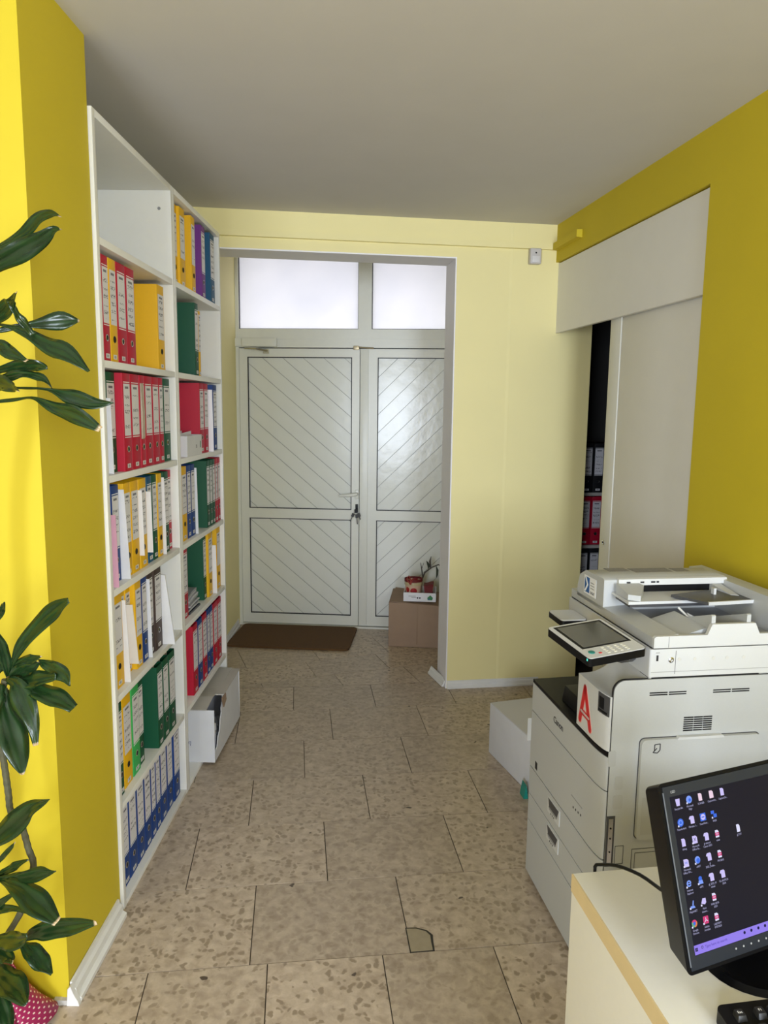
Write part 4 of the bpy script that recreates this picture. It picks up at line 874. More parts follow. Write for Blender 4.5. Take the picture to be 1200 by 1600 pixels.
# scanner
bm = nb(); prism(bm, rrect(.115, PD, 0, PW, .006, 3), 'z', .9375, 1.0155); scn = obj('scanner_unit', bm, PRNW, pr, True)
bm = nb(); prism(bm, rrect(.118, PD-.004, .003, PW-.003, .006, 3), 'z', .9335, .9378); obj('scanner_gap', bm, GASK, pr)
bm = nb(); prism(bm, rrect(.122, PD-.004, .004, PW-.004, .006, 3), 'z', 1.0155, 1.0185); obj('lid_gap', bm, GASK, pr)
boxo('usb_port', (.133, .139, -.0006, .001, .983, .999), INK, scn); boxo('usb_symbol', (.131, .142, -.0005, .001, 1.005, 1.007), MGREY, scn)
bm = nb(); lathe(bm, [(.008, 0), (.008, .002), (.005, .004), (.004, .001)], seg=16); obj('key_lock', bm, CHROME, scn, True, loc=(.176, 0, .985), rot=(R(90), 0, 0))
boxo('panel_joint', (.1885, .1897, -.0004, .001, .945, 1.010), DGREY, scn); boxo('panel_joint', (.12, PD, -.0004, .001, .951, .9522), MGREY, scn)
for x in (.20, .245, .30, .34, .39): 
    bm = nb(); lathe(bm, [(.005, 0), (.005, .0008)], seg=14); obj('screw_cap', bm, mat('cap_grey', (.62, .61, .57), .5), scn, loc=(x, 0, .985), rot=(R(90), 0, 0))
# document feeder lid
bm = nb()
prism(bm, [(.124, 0.0122), (.124, PW), (.20, PW), (.20, .0122)], 'z', 1.0185, lambda p: 1.052-(0.006 if p[0] < .13 else 0)); fl = obj('lid_front_rail', bm, PRN, pr, True)
bm = nb(); prism(bm, [(.20, .012), (PD, .012), (PD, PW), (.20, PW)], 'z', 1.0185, 1.036); obj('lid_output_bed', bm, PRNG, pr)
bm = nb(); prism(bm, [(.124, 1.0185), (PD, 1.0185), (PD, 1.050), (.432, 1.050), (.418, 1.080), (.290, 1.080), (.278, 1.051), (.130, 1.051), (.124, 1.046)], 'y', 0, .012); obj('lid_near_wall', bm, PRNW, pr, True)
boxo('panel_joint', (.166, .1668, -.0005, .0, 1.02, 1.050), DGREY, pr)
for x in (.30, .405):
    bm = nb(); prism(bm, [(.012, 1.036), (.012, 1.100), (.017, 1.102), (.20, 1.040), (.20, 1.036)], 'x', x-.006, x+.006); obj('paper_stop_fin', bm, PRN, pr, True)
bm = nb(); prism(bm, [(.20, 1.036), (.30, 1.036), (.294, 1.062), (.22, 1.041)], 'y', .03, .20); obj('bed_slope', bm, PRN, pr, True)
# hump
bm = nb(); prism(bm, [(.317, 1.036), (.317, 1.131), (.324, 1.1355), (.455, 1.133), (.50, 1.11), (.515, 1.07), (.515, 1.036)], 'x', .124, .53); hp = obj('feeder_housing', bm, PRN, pr, True)
bm = nb(); prism(bm, [(.50, 1.036), (.50, 1.05), (.515, 1.128), (.56, 1.132), (PD, 1.09), (PD, 1.036)], 'y', .03, .50); obj('feeder_rear_arm', bm, PRN, pr, True)
bm = nb(); prism(bm, [(.300, 1.117), (.3168, 1.117), (.3168, 1.1375), (.304, 1.135)], 'x', .165, .525); fcv = obj('feeder_cover_lip', bm, PRNW, pr, True)
for x, w_ in ((.19, .012), (.235, .012), (.27, .014), (.288, .008)): boxo('print_mark', (x, x+w_, .3005, .3025, 1.1235, 1.1285), INK, fcv)
boxo('feeder_mouth', (.232, .490, .308, .3166, 1.0925, 1.117), BLACK, pr)
for b_ in ((.19, .26, .42, .47), (.27, .40, .40, .46), (.41, .46, .40, .45)):
    bm = nb(); bx(bm, b_[0], b_[1], b_[2], b_[3], 1.1332, 1.1342); obj('instruction_sticker', bm, mat('grey_sticker', (.26, .25, .24), .5, noise=.5, nscale=120), hp)
tl = R(0)
bm = nb(); prism(bm, [(.205, 1.083), (.316, 1.088), (.316, 1.0945), (.205, 1.0915)], 'x', .150, .52); trp = obj('feeder_tray', bm, PRNW, pr, True)
bm = nb(); prism(bm, [(.207, 1.074), (.300, 1.078), (.300, 1.087), (.2055, 1.0825)], 'x', .155, .50); obj('tray_underside', bm, DGREY, trp, True)
bm = nb(); prism(bm, [(.155, .22), (.185, .20), (.230, .27), (.230, .299), (.155, .299)], 'z', 1.0935, lambda p: 1.124 if p[1] > .25 else 1.110); obj('paper_guide', bm, PRN, trp, True)
bm = nb(); prism(bm, [(.48, .21), (.50, .20), (.505, .315), (.47, .315)], 'z', 1.0935, lambda p: 1.118 if p[1] > .25 else 1.104); obj('paper_guide', bm, PRN, trp, True)
bm = nb(); prism(bm, [(.30, .235), (.36, .135), (.64, .16), (.64, .285), (.42, .27)], 'z', 1.0955, 1.103); ex = obj('tray_extension', bm, DGREY, pr, True)
bm = nb(); prism(bm, [(.36, .131), (.64, .156), (.64, .162), (.36, .138)], 'z', 1.0945, 1.1045); obj('extension_edge', bm, PRNW, ex)
bm = nb(); bx(bm, .43, .438, .22, .235, 1.103, 1.122); obj('stop_tab', bm, PRNW, ex)
# plastic clip hanging under the tray
bm = nb(); tube(bm, [(.30, .19, 1.075), (.318, .165, 1.052), (.342, .155, 1.042), (.348, .175, 1.045), (.328, .19, 1.055), (.325, .178, 1.052), (.336, .168, 1.047)], .0035, 6); obj('paper_clip_hook', bm, mat('clear_white', (.7, .7, .7), .3), pr, True)
# blue and white sticker on the feeder's left face
st = boxo('maker_sticker', (.1232, .1242, .372, .462, 1.058, 1.118), WHITE, hp)
bm = nb(); prism(bm, [(.420, 1.064), (.456, 1.064), (.456, 1.114), (.420, 1.114)], 'x', .1226, .1234); obj('blue_square', bm, mat('sticker_blue', (.02, .11, .33), .4), st)
bm = nb(); prism(bm, [(.456, 1.114), (.446, 1.114), (.428, 1.090), (.446, 1.066), (.456, 1.066), (.438, 1.090)], 'x', .1221, .1228); obj('white_chevron', bm, WHITE, st)
text('sticker_text', 'DIGIT', .012, INK, st, frame_m((.1228, .396, 1.068), (0, -1, 0), (0, 0, 1)))
for q in range(3): boxo('sticker_line', (.1226, .1234, .385, .412, 1.082+q*.009, 1.0845+q*.009), MGREY, st)
# touch panel on its arm
cpw, cph = .213, .1765
Mz = Matrix.Rotation(R(-71.9), 4, 'Z') @ Matrix.Rotation(R(4.3), 4, 'X') @ Matrix.Rotation(R(6.0), 4, 'Y'); Mz.translation = Vector((0.587, 1.964, 1.030))
Pm = Matrix.Rotation(AR, 4, 'Z'); Pm.translation = RM(0.876, 1.781, 0)
bm = nb(); prism(bm, rrect(-cpw/2, cpw/2, -cph/2, cph/2, .010), 'z', -.024, -.002); cp = obj('control_panel', bm, BLACK, pr, True); cp.matrix_local = Pm.inverted() @ Mz
bm = nb(); prism(bm, rrect(-cpw/2+.001, cpw/2-.001, -cph/2+.001, cph/2-.001, .010), 'z', -.002, 0.0); obj('panel_face', bm, PRNW, cp)
boxo('touch_bezel', (-cpw/2+.010, .052, -cph/2+.014, cph/2-.010, 0, .0006), BLACK, cp)
boxo('touch_screen', (-cpw/2+.018, .045, -cph/2+.022, cph/2-.018, .0004, .0010), mat('screen_off_glass', (.10, .10, .085), .08, coat=.6), cp)
for r_ in range(4):
    for c_ in range(4):
        bm = nb(); bx(bm, -.0035, .0035, -.0045, .0045, 0, .0016); bevel(bm, .0008, 1); obj('keypad_key', bm, mat('key_cream', (.78, .76, .66), .4), cp, loc=(.062+r_*.010, -.020+c_*.020, 0))
bm = nb(); lathe(bm, [(.009, 0), (.009, .0016), (.007, .0022)], seg=18); obj('start_key', bm, mat('start_green', (.02, .22, .19), .3), cp, True, loc=(.076, -.062, 0))
boxo('stop_key', (.084, .089, -.046, -.038, 0, .0015), RED, cp); boxo('status_led', (cpw/2-.012, cpw/2-.008, -cph/2-.0006, -cph/2+.003, -.010, -.004), mat('led_green', (.1, .7, .6), .3, emit=(.1, .9, .75), estr=0.5), cp)
bm = nb(); tube(bm, [(.085, .045, .985), (.075, .09, .965), (.116, .14, .955)], .016, 8); obj('panel_arm', bm, DGREY, pr, True)
# secondary document shelf behind the panel
bm = nb(); prism(bm, rrect(.026, .1145, .40, .52, .012), 'z', .962, .979); sh = obj('side_shelf', bm, BLACK, pr, True)
bm = nb(); prism(bm, rrect(.028, .114, .402, .518, .012), 'z', .979, .983); obj('shelf_top', bm, PRNW, sh)

# ---- white carton and things behind the copier
fa = flo(763.3, 1175, 0); fb = flo(823, 1237, 0); bdv = (fa-fb).normalized()
wbx = thing('white_carton', 'closed white cardboard carton on the floor behind the copier', 'box', (fa.x, fa.y, 0.001), math.atan2(bdv.y, bdv.x)-math.pi/2)
bm = nb(); bx(bm, 0, .34, -.50, 0, 0, .248); bevel(bm, .003); obj('carton', bm, CARDW, wbx, True)
bm = nb(); bx(bm, .002, .338, -.498, -.002, .2483, .2515); obj('lid_flap', bm, mat('white_card_top', (.62, .61, .60), .6), wbx)
o = tag(boxo('envelope', (0, .12, 0, .004, 0, .10), mat('envelope_white', (.80, .79, .74), .5), None), 'cream envelope standing on the white carton behind the copier', 'envelope')
o.location = (wbx.location.x+.10, wbx.location.y-.41, .2535); o.rotation_euler = (0, 0, AR)
bm = nb(); prism(bm, [(0, 0), (.02, 0), (.016, .03), (.010, .062), (.004, .03)], 'y', 0, .05)
o = tag(obj('teal_bag', bm, mat('teal_plastic', (.01, .25, .20), .4)), 'small teal plastic scrap on the floor at the copier corner', 'scrap')
pt = flo(822.5, 1249, .0); o.location = (pt.x-.012, pt.y, .001); o.rotation_euler = (0, 0, AR)

# ================================================================== DESK, MONITOR, KEYBOARD
dk = thing('office_desk', 'cream laminate desk with a tan front edge', 'desk', RM(0.567, 1.262, 0), AR)
boxo('desk_top', (.003, .98, -1.05, 0, .714, .750), DESKW, dk, .0012)
boxo('edge_band', (0, .003, -1.05, 0, .714, .7495), DESKE, dk)
boxo('side_panel', (.001, .030, -1.048, -.001, 0.0, .7135), DESKW, dk, .001)
boxo('modesty_panel', (.03, .97, -.03, -.008, .12, .7135), DESKW, dk)
boxo('side_panel', (.945, .975, -1.04, -.03, 0.0, .7135), DESKW, dk)
# monitor
TH_M = R(22); TILT = R(18.55)
mb = flo(1075, 1527, .80); wv = Vector((math.cos(TH_M), math.sin(TH_M), 0)); bkv = Vector((-math.sin(TH_M), math.cos(TH_M), 0))
ev = (Vector((0, 0, 1))*math.cos(TILT)+bkv*math.sin(TILT)); nv = wv.cross(ev)
mo = thing('computer_monitor', 'black widescreen monitor showing a dark desktop on the desk', 'monitor', (mb.x, mb.y, .7505), 0)
MM = Matrix((wv, ev, nv)).transposed().to_4x4(); MM.translation = Vector((0, 0, .80-.7505))
MWD, MHT = .447, .281
bm = nb(); prism(bm, rrect(0, MWD, 0, MHT, .010), 'z', -.050, 0.0)
for v in bm.verts:
    if v.co.z < -.03: v.co.x = MWD/2+(v.co.x-MWD/2)*.93; v.co.y = MHT/2+(v.co.y-MHT/2)*.90
hs = obj('housing', bm, BLACKG, mo, True); hs.matrix_local = MM
bm = nb(); bx(bm, .008, MWD-.008, .006, MHT-.006, 0, .0012)
bz = obj('bezel', bm, mat('bezel_black', (.014, .017, .024), .28, spec=0.25), hs)
boxo('rear_bulge', (.15, MWD-.09, .03, MHT-.040, -.075, -.045), BLACK, hs, .008)
boxo('side_highlight', (.0065, .0085, .012, MHT-.014, .0006, .0016), mat('bezel_highlight', (.10, .11, .13), .2), hs)  # edge highlight painted as a lighter strip along the bezel
SX0, SX1, SY0, SY1 = .0190, .4290, .0255, .2585
def scr(name, col, e=1.0):
    if name in MATS: return MATS[name]
    return mat(name, (0.0, 0.0, 0.0), .3, spec=0.12, emit=col, estr=e)
S_BG = scr('screen_dark', (.011, .011, .024)); S_BAR = scr('screen_taskbar', (.30, .22, .85), 1.0); S_DOC = scr('screen_document', (.62, .56, .95)); S_FOLD = scr('screen_folder', (.85, .66, .80)); S_BLU = scr('screen_blue', (.05, .16, .80)); S_LBL = scr('screen_light_blue', (.22, .36, .95)); S_RED = scr('screen_red', (.65, .05, .20)); S_WHT = scr('screen_white', (.75, .75, .98)); S_ORG = scr('screen_orange', (.75, .22, .08)); S_GRN = scr('screen_green', (.15, .45, .25)); S_INK = scr('screen_ink', (.01, .01, .06)); S_CAP = scr('screen_caption', (.40, .40, .62))
screen = boxo('screen', (SX0, SX1, SY0, SY1, .0006, .0016), S_BG, hs)
def fl2(name, pts, m, lvl=1): bm = nb(); prism(bm, pts, 'z', .0016, .0016+.0001*lvl); return obj(name, bm, m, screen)
def disc(cx, cy, r, n=18): return [(cx+r*math.cos(2*math.pi*i/n), cy+r*math.sin(2*math.pi*i/n)) for i in range(n)]
def ring_poly(bm, cx, cy, r0, r1, a0, a1, z0, z1, n=14):
    o_ = [(cx+r1*math.cos(R(a0+(a1-a0)*i/n)), cy+r1*math.sin(R(a0+(a1-a0)*i/n))) for i in range(n+1)]
    i_ = [(cx+r0*math.cos(R(a0+(a1-a0)*i/n)), cy+r0*math.sin(R(a0+(a1-a0)*i/n))) for i in range(n+1)]
    for k_ in range(n): prism(bm, [i_[k_], o_[k_], o_[k_+1], i_[k_+1]], 'z', z0, z1)
def cap(cx, cy, s):
    for q, line in enumerate(s.split('\n')):
        text('icon_caption', line, .0042, S_CAP, screen, Matrix.Translation((cx, cy-.0098-.0044*q, .0017)), extrude=.00005, sx=.85)
def doc(cx, cy, m=S_DOC, w=.0042, h=.0058, fold=True):
    fl2('desktop_icon', [(cx-w, cy-h), (cx+w, cy-h), (cx+w, cy+h*.6), (cx+w*.4, cy+h), (cx-w, cy+h)], m)
def tdoc(cx, cy): fl2('desktop_icon', [(cx-.0030, cy-.0058), (cx+.0048, cy-.0058), (cx+.0048, cy+.004), (cx+.003, cy+.0058), (cx-.003, cy+.0058), (cx-.0052, cy+.0032), (cx-.0052, cy+.0012), (cx-.003, cy+.0012)], S_DOC)
def pdf(cx, cy): doc(cx, cy, S_WHT, .0036, .0056); fl2('icon_band', [(cx-.0040, cy-.0030), (cx+.0040, cy-.0030), (cx+.0040, cy+.0020), (cx-.0040, cy+.0020)], S_RED, 2); text('icon_letters', 'PDF', .0032, S_WHT, screen, Matrix.Translation((cx, cy-.0005, .0019)), extrude=.00005)
def shortcut(cx, cy): fl2('shortcut_mark', [(cx-.0062, cy-.006), (cx-.0036, cy-.006), (cx-.0036, cy-.0034), (cx-.0062, cy-.0034)], S_WHT, 3)
CX = [.0322, .0552, .0782, .1010, .1255]; CY = [.2487, .2180, .1882, .1580, .1280, .0980, .0704]
# row 1
x, y = CX[0]+.001, CY[0]; fl2('desktop_icon', [(x-.0032, y-.0056), (x+.0032, y-.0056), (x+.0044, y+.0050), (x-.0044, y+.0050)], S_DOC); cap(x, y, 'Recycle Bin')
x, y = CX[1]+.001, CY[0]; fl2('desktop_icon', disc(x, y, .0058), S_LBL); fl2('icon_swirl', disc(x+.0012, y-.0008, .0026), S_BLU, 2); shortcut(x, y); cap(x, y, 'Microsoft\nEdge')
x, y = CX[2]+.001, CY[0]; doc(x, y, S_FOLD, .0036); cap(x, y, 'SCANER'); x, y = CX[3]+.0015, CY[0]; doc(x, y, S_FOLD); cap(x, y, 'CaptureOn...'); x, y = CX[4], CY[0]; doc(x, y, S_DOC, .0036); cap(x, y, 'CaptureOn...')
# row 2
x, y = CX[0], CY[1]; fl2('desktop_icon', disc(x, y, .0060), S_BLU); bm = nb(); ring_poly(bm, x, y, .0026, .0040, 0, 360, .0017, .0018); obj('icon_ring', bm, S_LBL, screen); shortcut(x, y); cap(x, y, 'Thunderbird')
x, y = CX[1], CY[1]; tdoc(x, y); cap(x, y, 'Obrazac 1...')
x, y = CX[2], CY[1]; fl2('desktop_icon', [(x-.0058, y-.0058), (x+.0058, y-.0058), (x+.0058, y+.0058), (x-.0058, y+.0058)], S_BLU); fl2('icon_disc', disc(x, y, .0046), S_DOC, 2); fl2('icon_arrow', [(x-.0028, y-.0008), (x+.0028, y-.0008), (x+.0028, y+.0008), (x-.0028, y+.0008)], S_BLU, 3); cap(x, y, 'TeamView...')
x, y = CX[3], CY[1]; fl2('desktop_icon', [(x-.0055, y+.001), (x+.001, y+.001), (x+.001, y+.0058), (x-.0055, y+.0058)], S_BLU); fl2('icon_screen', [(x-.001, y-.005), (x+.0055, y-.005), (x+.0055, y+.0005), (x-.001, y+.0005)], S_BLU, 2); shortcut(x+.001, y); cap(x, y, 'KRES')
# row 3
x, y = CX[0]-.0006, CY[2]; doc(x, y, S_DOC, .0036); cap(x, y, 'debug'); x, y = CX[1]-.0006, CY[2]; doc(x, y, S_DOC, .0048); text('icon_letters', 'X', .0070, S_INK, screen, Matrix.Translation((x, y, .0018)), extrude=.00005); shortcut(x, y); cap(x, y, 'Microsoft\nOffice Ex...')
x, y = CX[2], CY[2]; tdoc(x, y); cap(x, y, 'gl obrasci\nCanon 2023'); pdf(CX[3], CY[2]); cap(CX[3], CY[2], 'tekst'); doc(.1462, .1882, S_WHT, .0034); cap(.1462, .1882, 'gl.TXT')
# row 4
x, y = CX[0]-.0018, CY[3]; doc(x, y, S_DOC, .0048); text('icon_letters', 'W', .0055, S_BLU, screen, Matrix.Translation((x, y, .0018)), extrude=.00005); shortcut(x, y); cap(x, y, 'Microsoft\nOffice Wo...')
x, y = CX[1]-.0019, CY[3]; fl2('desktop_icon', disc(x, y, .0054), S_LBL); fl2('icon_shade', disc(x+.001, y-.001, .0036), S_BLU, 2); shortcut(x, y); cap(x, y, 'eNET'); tdoc(CX[2]-.0013, CY[3]); cap(CX[2]-.0013, CY[3], 'gl\n2023_Podat...'); pdf(CX[3]-.0017, CY[3]); cap(CX[3]-.0017, CY[3], 'PROBA2')
# row 5
x, y = CX[0]-.003, CY[4]; bm = nb(); ring_poly(bm, x, y, .0026, .0048, 20, 330, .0017, .0018); prism(bm, [(x-.004, y-.0007), (x+.0042, y-.0007), (x+.0042, y+.0010), (x-.004, y+.0010)], 'z', .0017, .0018); obj('desktop_icon', bm, S_LBL, screen); shortcut(x, y); cap(x, y, 'Internet\nExplorer')
x, y = CX[1]-.0027, CY[4]; fl2('desktop_icon', disc(x, y+.0026, .0034), S_BLU); fl2('icon_body', [(x-.005, y-.0055), (x+.005, y-.0055), (x+.0036, y+.0002), (x-.0036, y+.0002)], S_LBL); shortcut(x, y); cap(x, y, 'eRPS'); tdoc(CX[2]-.003, CY[4]); cap(CX[2]-.003, CY[4], 'gl_2023_M\nnalozi'); tdoc(CX[3]-.0027, CY[4]); cap(CX[3]-.0027, CY[4], 'GL-ANTICA\n2024')
# row 6
x, y = CX[0]-.003, CY[5]-.001; bm = nb(); prism(bm, [(x-.005, y-.005), (x+.005, y-.005), (x+.003, y-.0015), (x-.004, y-.0015)], 'z', .0017, .0018); prism(bm, [(x-.0005, y-.001), (x+.002, y-.001), (x+.0035, y+.0058), (x+.0018, y+.0058)], 'z', .0017, .0018); obj('desktop_icon', bm, S_LBL, screen); shortcut(x, y); cap(x, y, 'MapInNET')
x, y = CX[1]-.0038, CY[5]-.0012; fl2('desktop_icon', [(x-.005, y-.002), (x+.002, y-.0045), (x+.005, y-.002), (x+.005, y+.0045), (x-.001, y+.005)], S_DOC); shortcut(x, y); cap(x, y, 'Novi\nskener...'); pdf(CX[2]-.0045, CY[5]+.001); cap(CX[2]-.0045, CY[5]+.001, 'NAR-2018-\n2023')
# row 7
x, y = CX[0]-.005, CY[6]
for a0, a1, m_ in ((30, 150, S_RED), (150, 270, S_GRN), (270, 390, S_ORG)):
    bm = nb(); ring_poly(bm, x, y, .0026, .0054, a0, a1, .0017, .0018, 8); obj('desktop_icon', bm, m_, screen)
fl2('icon_centre', disc(x, y, .0024), S_BLU, 2); shortcut(x, y); cap(x, y, 'Google\nChrome')
x, y = CX[1]-.005, CY[6]; fl2('desktop_icon', rrect(x-.0052, x+.0052, y-.0055, y+.0055, .001, 2), S_RED)
bm = nb()
for b_ in ((0, .0036), (-.0032, -.003), (.0036, -.0018)):
    A_, B_ = Vector((x, y)), Vector((x+b_[0], y+b_[1])); d = (B_-A_).normalized(); n = Vector((-d.y, d.x))*.0005; prism(bm, [tuple(A_-n), tuple(B_-n), tuple(B_+n), tuple(A_+n)], 'z', .0018, .0019)
obj('icon_mark', bm, S_WHT, screen); shortcut(x, y); cap(x, y, 'Adobe\nAcrobat'); pdf(CX[2]-.006, CY[6]-.0004); cap(CX[2]-.006, CY[6]-.0004, 'LABORAT\n07072024')
# taskbar
fl2('taskbar', [(SX0, SY0+.001), (SX1, SY0+.001), (SX1, .0410), (SX0, .0400)], S_BAR)
for a in (0, 1):
    for b_ in (0, 1): fl2('start_logo', [(.0205+a*.0026, .0312+b_*.0026), (.0228+a*.0026, .0312+b_*.0026), (.0228+a*.0026, .0335+b_*.0026), (.0205+a*.0026, .0335+b_*.0026)], S_INK, 2)
text('search_text', 'Type here to search', .0055, scr('screen_violet_ink', (.10, .06, .45)), screen, Matrix.Translation((.040, .0340, .0018)), 'LEFT', extrude=.00005)
bm = nb(); ring_poly(bm, .0345, .0348, .0014, .0021, 0, 360, .0018, .0019, 10); obj('search_symbol', bm, S_INK, screen)
for x in (.1219, .1364, .1515, .166): fl2('taskbar_icon', disc(x, .0350, .0024, 8), S_INK, 2)
text('bezel_print', 'LED', .0055, MGREY, hs, Matrix.Translation((.0270, .2655, .0014)), extrude=.00005)
bm = nb()
for q in range(6): prism(bm, disc(.10+q*.016, .0165, .0016, 8), 'z', .0012, .0015)
obj('bezel_buttons', bm, MGREY, hs)
# stand: neck and round foot
ft = RM(.835, 1.012, .7505)-Vector((mb.x, mb.y, .7505))
bm = nb(); pts = []
for i in range(36):
    a = 2*math.pi*i/36; c_, s_ = math.cos(a), math.sin(a); pts.append((.148*math.copysign(abs(c_)**.8, c_), .098*math.copysign(abs(s_)**.8, s_)))
prism(bm, pts, 'z', 0, .008); top_f = [f for f in bm.faces if abs(f.normal.z) > .9 or True]
for v in bm.verts:
    if v.co.z > .005: v.co.x *= .93; v.co.y *= .93
bmesh.ops.recalc_face_normals(bm, faces=bm.faces[:])
fo = obj('stand_foot', bm, BLACKG, mo, True, loc=ft, rot=(0, 0, AR))
bm = nb(); bx(bm, -.045, .045, -.012, .012, .006, .14); bevel(bm, .006); obj('stand_neck', bm, BLACK, mo, True, loc=ft+Vector((-.01, .065, 0)), rot=(R(-10), 0, TH_M))
# keyboard
kb = thing('keyboard', 'black computer keyboard lying in front of the monitor', 'keyboard', RM(.640, .902, .7505), AR+R(.5))
bm = nb(); prism(bm, rrect(0, .445, -.155, 0, .012), 'z', 0, lambda p: .012+.010*(p[1]+.155)/.155); obj('case', bm, BLACK, kb, True)
KEY = mat('key_black', (.018, .018, .020), .4); KFR = mat('key_front_glare', (.30, .32, .36), .3)
bm = nb(); prism(bm, rrect(-.008, .008, -.008, .008, .002, 2), 'z', 0, .008)
for v in bm.verts:
    if v.co.z > .004: v.co.x *= .78; v.co.y = v.co.y*.78+.001
kproto = obj('key', bm, KEY, kb, True)
names = {(0, 0): 'Esc', (0, 1): 'F1', (0, 2): 'F2', (0, 3): 'F3', (1, 0): '`', (1, 1): '1', (1, 2): '2', (1, 3): '3'}
first = True
for r_ in range(6):
    for c_ in range(20):
        if r_ == 0 and c_ in (): continue
        kx = .026+c_*.0205+(0.012 if (r_ == 0 and c_ > 0) else 0)+(.006*r_ if r_ > 1 else 0); ky = -.024-r_*.0205-(.006 if r_ > 0 else 0)
        if kx > .425: continue
        kz = .012+.010*(ky+.155)/.155-.0005
        if first: o = kproto; first = False
        else: o = kproto.copy(); COL.objects.link(o); o.parent = kb
        o.location = (kx, ky, kz)
        if (r_, c_) in names: text('key_legend', names[(r_, c_)], .0058, WHITE, kb, Matrix.Translation((kx, ky+.0012, kz+.0083)), extrude=.00005)
# black cable rising behind the desk edge to the monitor
pts = []
for px_, py_, v_ in ((931, 1362, 1.268), (930, 1354, 1.270), (938, 1351, 1.262), (965, 1353, 1.22), (1000, 1367, 1.16), (1030, 1388, 1.10), (1046, 1398, 1.06), (1062, 1406, 1.03)):
    pts.append(hit(px_, py_, RM(0, v_), VV))
pts[0] = pts[1]+Vector((0, 0, -.03)); pts.insert(0, pts[0]+Vector((0.0, 0.004, -.25)))
sm = []
for i in range(len(pts)-1):
    for f in (0, .33, .66): 
        p0, p1, p2, p3 = pts[max(i-1, 0)], pts[i], pts[i+1], pts[min(i+2, len(pts)-1)]
        sm.append(0.5*((2*p1)+(-p0+p2)*f+(2*p0-5*p1+4*p2-p3)*f*f+(-p0+3*p1-3*p2+p3)*f**3))
sm.append(pts[-1])
bm = nb(); tube(bm, sm, .0033, 8); tag(obj('monitor_cable', bm, BLACK, None, True), 'black cable arching over the back edge of the desk to monitor', 'cable')

# ================================================================== DRACAENA IN THE LEFT FOREGROUND
PC = Vector((-1.105, 1.645, 0.0))
pl = thing('potted_dracaena', 'tall dracaena with glossy dark leaves in a pink dotted wrapped pot', 'potted plant', PC, 0)
def crom(P_, n=5):
    out = []
    for i in range(len(P_)-1):
        p0, p1, p2, p3 = P_[max(i-1, 0)], P_[i], P_[i+1], P_[min(i+2, len(P_)-1)]
        for k_ in range(n):
            f = k_/n; out.append(0.5*((2*p1)+(p2-p0)*f+(2*p0-5*p1+4*p2-p3)*f*f+(3*p1-p0-3*p2+p3)*f**3))
    out.append(P_[-1]); return out
def leaf(pts, ws, ya, yb, twist=20, wave=.004):
    n = len(pts); C_ = []
    for i, (x, y) in enumerate(pts):
        f = i/(n-1); C_.append(at_y(x, y, ya+(yb-ya)*f)-PC)
    C_ = crom(C_, 5); W_ = [max(v.x, .3) for v in crom([Vector((w, 0, 0)) for w in ws], 5)]
    bm = nb(); uvl = bm.loops.layers.uv.verify(); rows_ = []; ph = random.uniform(0, 6)
    for i, c in enumerate(C_):
        t = (C_[min(i+1, len(C_)-1)]-C_[max(i-1, 0)]).normalized(); vdir = (c+PC-CO).normalized()
        a = t.cross(vdir).normalized(); nn = a.cross(t).normalized()
        a2 = a*math.cos(R(twist))+nn*math.sin(R(twist)); n2 = t.cross(a2).normalized()
        dist = (c+PC-CO).dot(fw); w = W_[i]*dist/FPX*.5/max(.6, math.cos(R(twist)))
        s = i/(len(C_)-1); r = []
        for k_ in range(5):
            u = (k_-2)/2; h = -abs(u)*w*.22+ (wave*math.sin(s*16+ph+(k_ > 2)*2)*abs(u)**2)
            r.append(bm.verts.new(c+a2*(w*u)-n2*h))
        rows_.append(r)
    m_ = len(rows_)
    for i in range(m_-1):
        for k_ in range(4):
            f = bm.faces.new((rows_[i][k_], rows_[i][k_+1], rows_[i+1][k_+1], rows_[i+1][k_]))
            for l, uv in zip(f.loops, ((k_/4, i/(m_-1)), ((k_+1)/4, i/(m_-1)), ((k_+1)/4, (i+1)/(m_-1)), (k_/4, (i+1)/(m_-1)))): l[uvl].uv = uv
    o = obj('leaf', bm, LEAF, pl, fixn=False)
    for p in o.data.polygons: p.use_smooth = True
    so = o.modifiers.new('thickness', 'SOLIDIFY'); so.thickness = .0009; so.offset = 0
    return o
